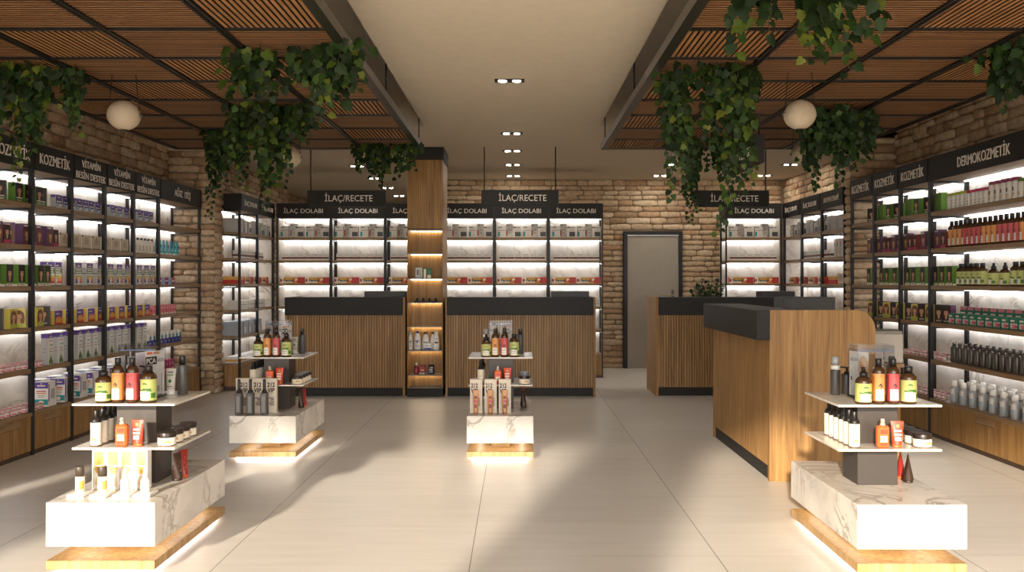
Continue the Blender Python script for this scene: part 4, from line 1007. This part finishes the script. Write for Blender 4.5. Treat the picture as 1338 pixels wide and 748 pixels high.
def wbottle(w, h, capm, capw, sy=.55, lab=()):
    m = MB(); m.lathe([(w*.42, 0), (w*.5, .01), (w*.5, h*.35), (w*.44, h*.65), (w*.25, h*.86), (capw, h*.88)], MILK, 18, sy=sy)
    c = MB(); c.lathe([(capw, h*.88), (capw*1.05, h*.95), (capw*.8, h)], capm, 14, sy=sy if capw > .02 else 1)
    l = MB()
    for (x0, x1, z0, z1, mm) in lab: l.rect(x0*w, x1*w, z0*h, z1*h, -w*.5*sy-.001, mm)
    return T('body_wash_bottle', 'body wash', m.mesh('body_wash_bottle'), [('cap', c.mesh('cap'))]+([('label', l.mesh('label'))] if lab else []))
lb = [(-.3, .3, .45, .49, BLUE), (-.1, .1, .38, .43, BLUE), (-.2, .2, .2, .23, LINE)]
niche(wbottle(.05, .205, WAVE, .017, lab=lb), 536.5, 1, 'slim white bottle with pale blue cap, leftmost on the column')
niche(wbottle(.085, .22, BLUE, .012, lab=lb), 545.5, 1, 'white bottle with pointed blue cap on the column')
niche(wbottle(.088, .205, BRN, .026, .5, [(-.3, .3, .4, .44, LINE)]), 556.3, 1, 'white bottle with brown cap in the column centre', y=10.33)
m = MB(); m.bbox(-.052, .052, -.018, .018, 0, .085, MILK, .012); m.rect(-.04, .045, .004, .025, -.0186, BLUE); m.rect(-.03, .03, .05, .056, -.0186, LINE); t = T('soap_pack', 'soap', m.mesh('soap_pack'))
niche(t, 558.5, 1, 'low white soap pack in front of the brown capped bottle', y=10.262)
niche(wbottle(.07, .205, BRN, .024, .5), 566, 1, 'white bottle with brown cap partly behind a taller one', y=10.335)
niche(wbottle(.068, .215, MILK, .024, .5, [(-.3, .3, .36, .44, BLKP), (-.2, .3, .6, .63, LINE)]), 570.2, 1, 'tall all white bottle with dark print, rightmost on the column', y=10.275)
m = MB(); m.lathe([(.024, 0), (.027, .008), (.027, .075), (.012, .1)], DRED, 16); m.rect(-.014, .014, .02, .06, -.0285, ROSE); c = MB(); c.lathe([(.0125, .1), (.014, .105), (.014, .128), (.01, .134)], WHT, 14)
niche(T('mouthwash_bottle', 'mouthwash', m.mesh('mouthwash_bottle'), [('cap', c.mesh('cap'))]), 544, 0, 'red bottle with white cap on the lowest column shelf')
niche(carton('razor_box', 'razor', .068, .04, .105, DRED, [('r', .1, .9, .3, .8, RED, 1), ('r', .2, .8, .4, .5, CREAM, 2), ('r', 0, 1, 0, .15, WHT, 1)], side=BLUE), 552, 0, 'red and blue box on the lowest column shelf')
m = MB(); m.lathe([(.03, 0), (.034, .008), (.034, .095), (.03, .1)], BLKP, 18); m.arc(.0347, .02, .035, -40, 40, WAVE, 6); m.arc(.0347, .045, .06, -50, 30, OFFW, 6); m.arc(.0347, .07, .085, -30, 40, LGREY, 6); c = MB(); c.lathe([(.031, .1), (.031, .112)], CAPB, 18)
niche(T('hair_gel_tub', 'hair care', m.mesh('hair_gel_tub'), [('lid', c.mesh('lid'))]), 563.5, 0, 'black tub with pale print on the lowest column shelf')

# ------------------------------------------------------------------ hanging signs
def hang_sign(w, loc, rz, label, h=.188, th=.05, tdx=.03):
    r = empty('hanging_sign', loc, rz); tag(r, label, 'sign', 'hanging İLAÇ/RECETE signs')
    m = MB(); m.bbox(-w/2, w/2, -th/2, th/2, 0, h, SIGNB, .003); b = m.build('sign_board', r)
    link('lettering', text_mesh('İLAÇ/RECETE', .55, .075, LETTER), b, (tdx, -th/2-.0005, h*.52))
    for s in (-1, 1):
        m = MB(); m.tube([(s*(w/2-.035), 0, h-.005), (s*(w/2-.035), 0, CEIL-loc[2]-.002)], .0075, METAL); m.build('rod', r)
hang_sign(.895, (-1.972, 10.16, 2.198), 0, 'black İLAÇ/RECETE sign hanging over the left counter')
hang_sign(.89, (.03, 10.16, 2.203), 0, 'black İLAÇ/RECETE sign hanging over the middle counter')
hang_sign(.86, (2.47, 10.16, 2.195), 0, 'black İLAÇ/RECETE sign hanging over the right counter near the door')
hang_sign(.88, (1.875, 7.24, 2.262), -PI/2, 'black İLAÇ/RECETE sign turned to the aisle above the reception desk', h=.215, th=.07, tdx=.0)

# ------------------------------------------------------------------ globe pendants
GLOB = plain('globe_linen', (188, 174, 152), .7)
def globe(x, y, z, rad, label):
    r = empty('globe_pendant', (x, y, z)); tag(r, label, 'pendant lamp', 'round pendant lamps')
    m = MB(); prof = []
    for i in range(33):
        a = -PI/2+.24+(PI-.48)*i/32; prof.append((rad*math.cos(a)*(1+.012*(i % 2)), rad*.94*math.sin(a)))
    m.lathe(prof, GLOB, 32); m.f.pop(); m.m.pop(); m.sm.pop(); m.build('globe', r)
    m = MB(); m.lathe([(rad*.25, -rad*.925), (rad*.25, -rad*.9)], METAL, 24); m.build('bottom_ring', r)
    for s in (-1, 1):
        m = MB(); m.tube([(s*rad*.98, 0, 0), (s*rad*.72, 0, ZB+.05-z)], .0025, METAL, 5); m.build('cable', r)
        m = MB(); m.lathe([(.0, -.014), (.012, -.01), (.012, .01), (.0, .014)], GREYM, 12, s*rad*1.0, 0); m.build('cable_clamp', r)
globe(-2.49, 5.57, 2.395, .1, 'round pale pendant lamp in front of the left brick wall')
globe(-1.92, 7.4, 2.385, .1, 'round pale pendant lamp half hidden behind ivy on the left')
globe(1.765, 5.5, 2.386, .098, 'larger looking round pale pendant lamp on the right, above the other')
globe(2.37, 7.3, 2.394, .098, 'round pale pendant lamp lower right, behind hanging ivy leaves')
# ------------------------------------------------------------------ display tables
ACRY = None
def acrylic():
    m = bpy.data.materials.new('acrylic_clear'); m.use_nodes = True; nt = m.node_tree; nt.nodes.clear(); N, L = nt.nodes.new, nt.links.new
    o = N('ShaderNodeOutputMaterial'); t = N('ShaderNodeBsdfTransparent'); t.inputs[0].default_value = (.9, .91, .93, 1)
    g = N('ShaderNodeBsdfGlossy'); g.inputs['Roughness'].default_value = .05; lw = N('ShaderNodeLayerWeight'); lw.inputs[0].default_value = .5; pw = N('ShaderNodeMath'); pw.operation = 'POWER'; pw.inputs[1].default_value = 4; L(lw.outputs['Facing'], pw.inputs[0]); f = N('ShaderNodeMath'); f.operation = 'MULTIPLY_ADD'; f.inputs[1].default_value = .22; f.inputs[2].default_value = .02; L(pw.outputs[0], f.inputs[0])
    x = N('ShaderNodeMixShader'); L(f.outputs[0], x.inputs[0]); L(t.outputs[0], x.inputs[1]); L(g.outputs[0], x.inputs[2]); L(x.outputs[0], o.inputs[0])
    return m
ACRY = acrylic()
POSTER = plain('poster_white', (216, 212, 204), .5)
TZ1, TZ2, MT = .537, .751, .33
WHO = {'A': 'front left display table', 'B': 'rear left display table', 'C': 'middle display table', 'D': 'front right display table'}
def display_table(k, cx, cy, label):
    r = empty('display_table', (cx, cy, 0)); tag(r, label, 'display table', 'marble display tables')
    m = MB(); m.bbox(-.25, .25, -.485, .485, .02, .062, OAKP, .002); p = m.build('plinth', r)
    m = MB(); m.box(-.212, .212, -.447, .447, .0, .02, LEDF); m.build('light_strip', p)
    m = MB(); m.box(-.07, .07, -.25, .25, .062, .127, OAKP); m.build('recessed_core', r)
    m = MB()
    for a in ((-.17, .17, -.4, -.39), (-.17, .17, .39, .4), (-.17, -.16, -.39, .39), (.16, .17, -.39, .39)): m.box(*a, .1215, .1265, LEDG)
    mb_ = MB(); mb_.bbox(-.25, .25, -.485, .485, .127, MT, MARB, .0015); b = mb_.build('marble_block', r)
    m.build('light_strip', b)
    m = MB(); m.bbox(-.1, .1, -.1, .1, MT, TZ2-.012, CHARC, .002); m.build('column', r)
    for z in (TZ1, TZ2):
        m = MB(); m.bbox(-.25, .25, -.25, .25, z-.011, z, MARB, .0015); m.build('shelf', r)
    at = lambda dx, dy, z: (cx+dx, cy+dy, z+.0006)
    w = WHO[k]; G = lambda s: s+' on the '+w
    def sp(t, dx, dy, z, look, rz=0, grp=None): return spawn(t, at(dx, dy, z), rz, look+' on the '+w, grp)
    # top shelf
    sp(sh_pump, -.113, -.208, TZ2, 'green labelled bottle with dropper cap', .06); sp(sh_orange, -.042, -.212, TZ2, 'orange labelled shampoo bottle with black cap', .04)
    sp(sh_red, .029, -.212, TZ2, 'red labelled shampoo bottle with black cap'); sp(sh_wide, .106, -.206, TZ2, 'wide green labelled bottle with black cap', -.04)
    sp(foam_b, -.127, .13, TZ2, 'grey foam bottle with white collar'); sp(pump_grey, -.06, .15, TZ2, 'grey pump bottle', -.5)
    sp(tube_w, .093, .105, TZ2, 'pale grey cream tube'); sp(tall_grey, .155, .1, TZ2, 'tall grey bottle with black cap')
    d = empty('card_display', at(-.002, -.02, TZ2)); tag(d, 'clear acrylic stand holding cosmetic cards on the top shelf of the '+w, 'display stand', 'acrylic card stands')
    m = MB(); H = .275; m.bbox(-.095, .095, -.07, .07, 0, .012, plain('stand_smoke', (60, 58, 58), .2), .003); m.build('base', d)
    m = MB(); t = .003
    m.box(-.092, .092, -.068, -.068+t, .012, H, ACRY); m.box(-.092, .092, .065, .065+t, .012, H, ACRY); m.box(-.092, -.092+t, -.065, .065, .012, H, ACRY); m.box(.089, .092, -.065, .065, .012, H, ACRY)
    m.build('clear_shell', d)
    m = MB(); m.box(-.091, .091, -.066, .066, H-.03, H-.026, ACRY); m.box(-.09, .09, -.066, -.063, H-.031, H-.025, plain('edge_blue', (86, 104, 138), .3)); m.build('clear_lid', d)
    for s in (-1, 1):
        # two printed cards set in a V
        a = math.atan2(.11, s*.055)
        c = empty('card', (s*.0625, -.005, 0)); c.parent = d; c.rotation_euler = (0, 0, (1.1071 if s > 0 else -1.1071)-(0 if s > 0 else 0))
        m = MB(); m.box(-.06, .06, -.001, .001, .014, .238, POSTER)
        if s > 0:
            m.rect(-.058, .012, .17, .21, -.0016, BLKP); m.rect(-.05, -.015, .222, .234, -.0016, ORB); m.rect(-.01, .03, .222, .234, -.0016, TAN); m.rect(.04, .048, .03, .12, -.0016, LGREY); m.rect(-.05, .03, .03, .06, -.0016, LGREY)
        else:
            m.oval(.03, .15, .032, .07, -.0014, plain('print_hair_blond', (196, 160, 112), .5)); m.oval(.026, .14, .026, .052, -.0016, SKIN); m.oval(.018, .158, .009, .004, -.0018, DKBRN); m.rect(.006, .03, .166, .169, -.0018, HAIRL); m.oval(.024, .105, .009, .005, -.0018, RED); m.oval(.02, .05, .04, .04, -.0015, SKIN); m.rect(-.05, -.043, .09, .11, -.0016, BLKP)
        o = m.build('printed_card', c)
        if s > 0:
            link('lettering', text_mesh('PCA', .058, .026, LETTER, .0008, .02), c, (-.023, -.0018, .19)); link('lettering', text_mesh('SKIN', .042, .02, LINE, .0008), c, (.036, -.0012, .19))
        else: link('lettering', text_mesh('skin', .05, .024, LINE, .0008), c, (-.03, -.0012, .2))
    # middle shelf
    n = 6 if k != 'A' else 5
    for i in range(n): spawn(lotion_b, at(-.155, -.2+.068*i, TZ1), 0, 'white lotion bottle with black shoulders, %s from the front, on the %s' % (ordinal(i), w), 'white lotion bottles on the '+w)
    sp(spray_o, -.022, -.212, TZ1, 'orange sun spray bottle'); sp(tube_o, .052, -.205, TZ1, 'red and orange sun cream tube', -.1)
    for i in range(4): spawn(jar_b, at(.185, -.18+.092*i, TZ1), -.2, 'cream jar with dark lid, %s from the front, on the %s' % (ordinal(i), w), 'cream jars on the '+w)
    # marble top
    sp(cone_dark, .18, -.035, MT, 'dark brown cream tube standing on the marble', PI/2-.35); sp(cone_red, .178, .05, MT, 'red cream tube standing on the marble', PI/2-.45)
    if k == 'A':
        for i, dx in enumerate((-.125, -.057, .011, .08)): spawn(arch_b, at(dx, -.212, MT), 0, 'white box with gold arch on the front left table, %s from the left' % ordinal(i), 'gold arch boxes on the front left table')
        for i, (dx, t) in enumerate(((-.162, test_d), (-.055, test_d), (.052, test_w), (.148, test_w))):
            spawn(t, at(dx, -.345, MT), -.0, '%s tester bottle on a square white stand, %s of the pair' % ('dark capped' if i < 2 else 'white dropper', 'left one' if i % 2 == 0 else 'right one'), 'perfume testers on the front left table')
    if k == 'B':
        b = box212(.104, .265)
        for i, dx in enumerate((-.2, -.096, .008)): spawn212(b, at(dx, -.302, MT), 'cream perfume box behind a mist bottle on the rear left table, %s from the left' % ordinal(i), 'cream perfume boxes on the rear left table')
        for i, dx in enumerate((-.206, -.118, -.012)): spawn(mist, at(dx, -.392, MT), 0, 'grey mist bottle on the rear left table, %s from the left' % ordinal(i), 'mist bottles on the rear left table')
    if k == 'C':
        b = box212(.094, .26)
        for i, dx in enumerate((-.186, -.075, .034)):
            spawn212(b, at(dx, -.32, MT), 'cream perfume box behind a tan tube on the middle table, %s from the left' % ordinal(i), 'cream perfume boxes on the middle table', False)
            spawn(tube_tan, at(dx+.0, -.4, MT), 0, 'tan printed tube standing on its cap on the middle table, %s from the left' % ordinal(i), 'tan tubes on the middle table')
display_table('A', -1.915, 4.525, 'marble display table on oak plinth, largest at the front left')
display_table('B', -1.911, 7.085, 'marble display table on oak plinth behind the front left one')
display_table('C', -.13, 7.085, 'marble display table on oak plinth in the middle aisle')
display_table('D', 1.795, 4.485, 'marble display table on oak plinth in front of the reception desk')

# ------------------------------------------------------------------ hanging ivy
def leaf_pts(s):
    # five lobed ivy outline in its own plane, stalk at the origin, tip along +y
    return [(0,0),(.26*s,-.12*s),(.47*s,.08*s),(.37*s,.3*s),(.4*s,.55*s),(.21*s,.66*s),(0,s),(-.21*s,.66*s),(-.4*s,.55*s),(-.37*s,.3*s),(-.47*s,.08*s),(-.26*s,-.12*s)]
def add_leaf(m, pos, d, nrm, s, mat, rng):
    d = Vector(d).normalized(); n = Vector(nrm); n = (n-d*n.dot(d)); 
    if n.length < .05: n = Vector((.3, -1, .2)); n = n-d*n.dot(d)
    n.normalize(); u = d.cross(n); pos = Vector(pos); P = []
    fold = rng.uniform(.1, .35); curl = rng.uniform(-.25, .1)
    for x, y in leaf_pts(s):
        P.append(pos+u*x+d*y+n*(-abs(x)*fold+curl*y*y/s))
    c = pos+d*(.35*s)+n*(curl*.12*s)
    b = len(m.v); m.v += [tuple(p) for p in P]+[tuple(c)]; k = len(P); mi = m.mi(mat)
    for i in range(k): m.f.append((b+i, b+(i+1) % k, b+k)); m.m.append(mi); m.sm.append(True)
def ivy(x, y, wx, wy, strands, label, seed, leafs=.07, dense=60, mat=None, ztop=ZB, drop=.3):
    """strands: (dx, dy, length); dense: how many short ones fill the body"""
    rng = random.Random(seed); mat = mat or LEAF; leafs *= .82
    fo, st = MB(), MB()
    S_ = [(dx, dy, L, 1) for dx, dy, L in strands]
    for i in range(int(dense*.42)):
        # fill-in shoots gather round the long ones
        if i % 4: sx, sy, L0 = strands[rng.randrange(len(strands))]; dx, L = rng.gauss(sx, .036), L0*rng.uniform(.25, .75)
        else: dx, L = rng.uniform(-wx/2, wx/2), drop*rng.uniform(.2, .6)
        S_.append((dx, rng.uniform(-wy/2, wy/2), L, 0))
    for dx, dy, L, main in S_:
        p = Vector((dx, dy, rng.uniform(-.03, .03) if not main else 0)); pts = [p.copy()]
        drift = Vector((rng.uniform(-.06, .06), rng.uniform(-.08, .06), 0)); step = leafs*.42; n = max(2, int(L/step)); side = 1
        for i in range(n):
            p = p+Vector((drift.x*step+rng.uniform(-.012, .012), drift.y*step+rng.uniform(-.012, .012), -step)); pts.append(p.copy())
            for q in range(2 if main and i < n*.75 else 1):
                side = -side
                s = leafs*rng.uniform(.6, 1.15)*(1-.35*i/n if main else 1)
                a = rng.uniform(0, 2*PI)
                d = Vector((side*rng.uniform(.1, .8), rng.uniform(-.5, .3), -rng.uniform(.5, 1.3)))
                nr = Vector((rng.uniform(-.5, .5), -1, rng.uniform(.1, .9)))
                add_leaf(fo, p+Vector((side*rng.uniform(.005, .03), rng.uniform(-.03, .03), 0)), d, nr, s, mat, rng)
        st.tube(pts, .0018, STEM, 4)
    o = fo.build('hanging_ivy', None, (x, y, ztop)); tag(o, label, 'plant', 'hanging ivy plants')
    st.build('stem', o)
ivy(-2.87, 5.35, .5, .3, [(-.19,0,.32),(-.06,-.05,.62),(-.1,-.05,.74),(-.02,-.02,.5),(.1,0,.42),(.17,0,.38),(-.24,-.1,.5)], 'hanging ivy at the far left above the KOZMETİK shelves', 1, .07, 75, None, ZB+.02, .34)
ivy(-1.23, 4.9, .62, .3, [(-.3,0,.38),(-.27,.03,.34),(-.16,0,.32),(.02,0,.22),(.12,-.05,.4),(.18,-.06,.42),(.22,0,.34),(.3,0,.26),(.33,.02,.24)], 'large hanging ivy at the inner edge of the left slatted raft', 2, .085, 60, None, ZB+.02, .33)
ivy(-1.82, 6.5, .62, .35, [(-.27,.1,.55),(-.25,0,.62),(-.02,0,.78),(.03,.05,.62),(-.05,0,.6),(.12,0,.5),(.26,0,.3)], 'hanging ivy in the middle of the left slatted raft, over the pendant lamp', 3, .075, 95, None, ZB+.02, .38)
ivy(-2.52, 7.6, .3, .25, [(-.12,0,.78),(-.08,0,.6),(.02,0,.45),(.1,0,.35)], 'narrow hanging ivy left of the brick pier edge', 4, .07, 40, LEAFD, ZB+.02, .35)
ivy(-1.24, 8.4, .6, .25, [(-.25,0,.3),(-.05,0,.42),(.1,0,.36),(.22,0,.3),(-.15,0,.35)], 'small hanging ivy at the far end of the left raft beside the column', 5, .08, 62, None, ZB+.04, .26)
ivy(1.24, 3.78, .62, .25, [(-.27,0,.36),(-.15,0,.3),(.1,0,.4),(.16,0,.47),(.29,0,.3),(.02,0,.42)], 'hanging ivy at the upper right edge of the photo', 6, .095, 45, None, ZB+.06, .3)
ivy(1.16, 5.3, .6, .3, [(-.22,0,.82),(-.18,-.02,.62),(-.2,.05,.7),(.16,0,1.02),(.15,-.03,.8),(.17,.02,.7),(.0,0,.5),(.08,0,.4)], 'long trailing hanging ivy at the inner edge of the right raft', 7, .075, 80, None, ZB+.0, .32)
ivy(1.78, 7.98, .6, .12, [(-.22,0,.68),(-.2,.05,.8),(-.16,0,.6),(.05,0,.42),(.15,0,.4),(.25,0,.3)], 'hanging ivy in front of the İLAÇ/RECETE sign by the door', 8, .065, 80, LEAFD, ZB+.01, .32)
ivy(2.4, 6.6, .58, .3, [(-.2,0,.5),(-.12,0,.62),(.05,0,.55),(.14,0,.48),(.24,0,.4),(0,0,.6)], 'hanging ivy behind the right pendant lamp near the brick wall', 9, .08, 85, LEAFD, ZB+.01, .36)
ivy(2.83, 4.83, .5, .3, [(-.16,0,.3),(-.1,0,.36),(.05,0,.4)], 'hanging ivy cut by the right photo edge', 10, .08, 55, LEAFD, ZB+.01, .28)

# bushy plant behind the far right counter
r = empty('potted_bush', (2.62, 12.0, 0)); tag(r, 'bushy green potted plant between the door and the corner shelves', 'plant')
m = MB(); m.lathe([(.13, 0), (.15, .01), (.18, .36), (.19, .38), (.17, .38), (.165, .34)], plain('pot_grey', (120, 112, 104), .7), 24); m.build('pot', r)
rng = random.Random(21); fo, st = MB(), MB()
for i in range(46):
    a = rng.uniform(0, 2*PI); R1 = rng.uniform(.05, .26); top = Vector((R1*math.cos(a), R1*math.sin(a)*.8, rng.uniform(.95, 1.5)-R1*.7))
    pts = [Vector((0, 0, .34)).lerp(top, t)+Vector((0, 0, .1*math.sin(t*PI))) for t in (0, .33, .66, 1)]
    st.tube(pts, .004, STEM, 4)
    for t in range(16):
        p = pts[1].lerp(pts[2], t/8) if t < 8 else pts[2].lerp(pts[3], (t-8)/7)
        add_leaf(fo, p, (rng.uniform(-1, 1), rng.uniform(-1, .6), rng.uniform(-.4, .7)), (rng.uniform(-.4, .4), -.8, .8), rng.uniform(.04, .065), LEAFD, rng)
fo.build('foliage', r); st.build('stem', r)

# ------------------------------------------------------------------ light and camera
w = bpy.data.worlds.new('sky'); S.world = w; w.use_nodes = True
bg = w.node_tree.nodes['Background']; bg.inputs['Color'].default_value = WORLD_COL; bg.inputs['Strength'].default_value = WORLD_STR
sun = bpy.data.lights.new('sun', 'SUN'); sun.energy = SUN_E; sun.color = (1.0, .87, .7); sun.angle = math.radians(SUN_ANG)
so_ = bpy.data.objects.new('sun', sun); COL.objects.link(so_); so_.location = (-3, -8, 6)
so_.rotation_euler = Vector(SUN_DIR).to_track_quat('-Z', 'Y').to_euler()
cam = bpy.data.cameras.new('camera'); co = bpy.data.objects.new('camera', cam); COL.objects.link(co)
co.location = (0, 0, CAMH); co.rotation_euler = (PI/2, 0, 0)
cam.sensor_fit = 'HORIZONTAL'; cam.sensor_width = 36; cam.lens = 1150/1338*36
cam.shift_x = -7/1338; cam.shift_y = -8/1338; cam.clip_start = .05; cam.clip_end = 200
S.camera = co
S.view_settings.view_transform = 'Standard'; S.view_settings.look = 'None'; S.view_settings.gamma = 1
S.view_settings.use_curve_mapping = False; S.view_settings.exposure = EXPO
cy = S.cycles
cy.use_denoising = True; cy.max_bounces = 7; cy.diffuse_bounces = 5; cy.glossy_bounces = 3; cy.transparent_max_bounces = 12
cy.caustics_reflective = False; cy.caustics_refractive = False; cy.sample_clamp_indirect = 6; cy.use_light_tree = True
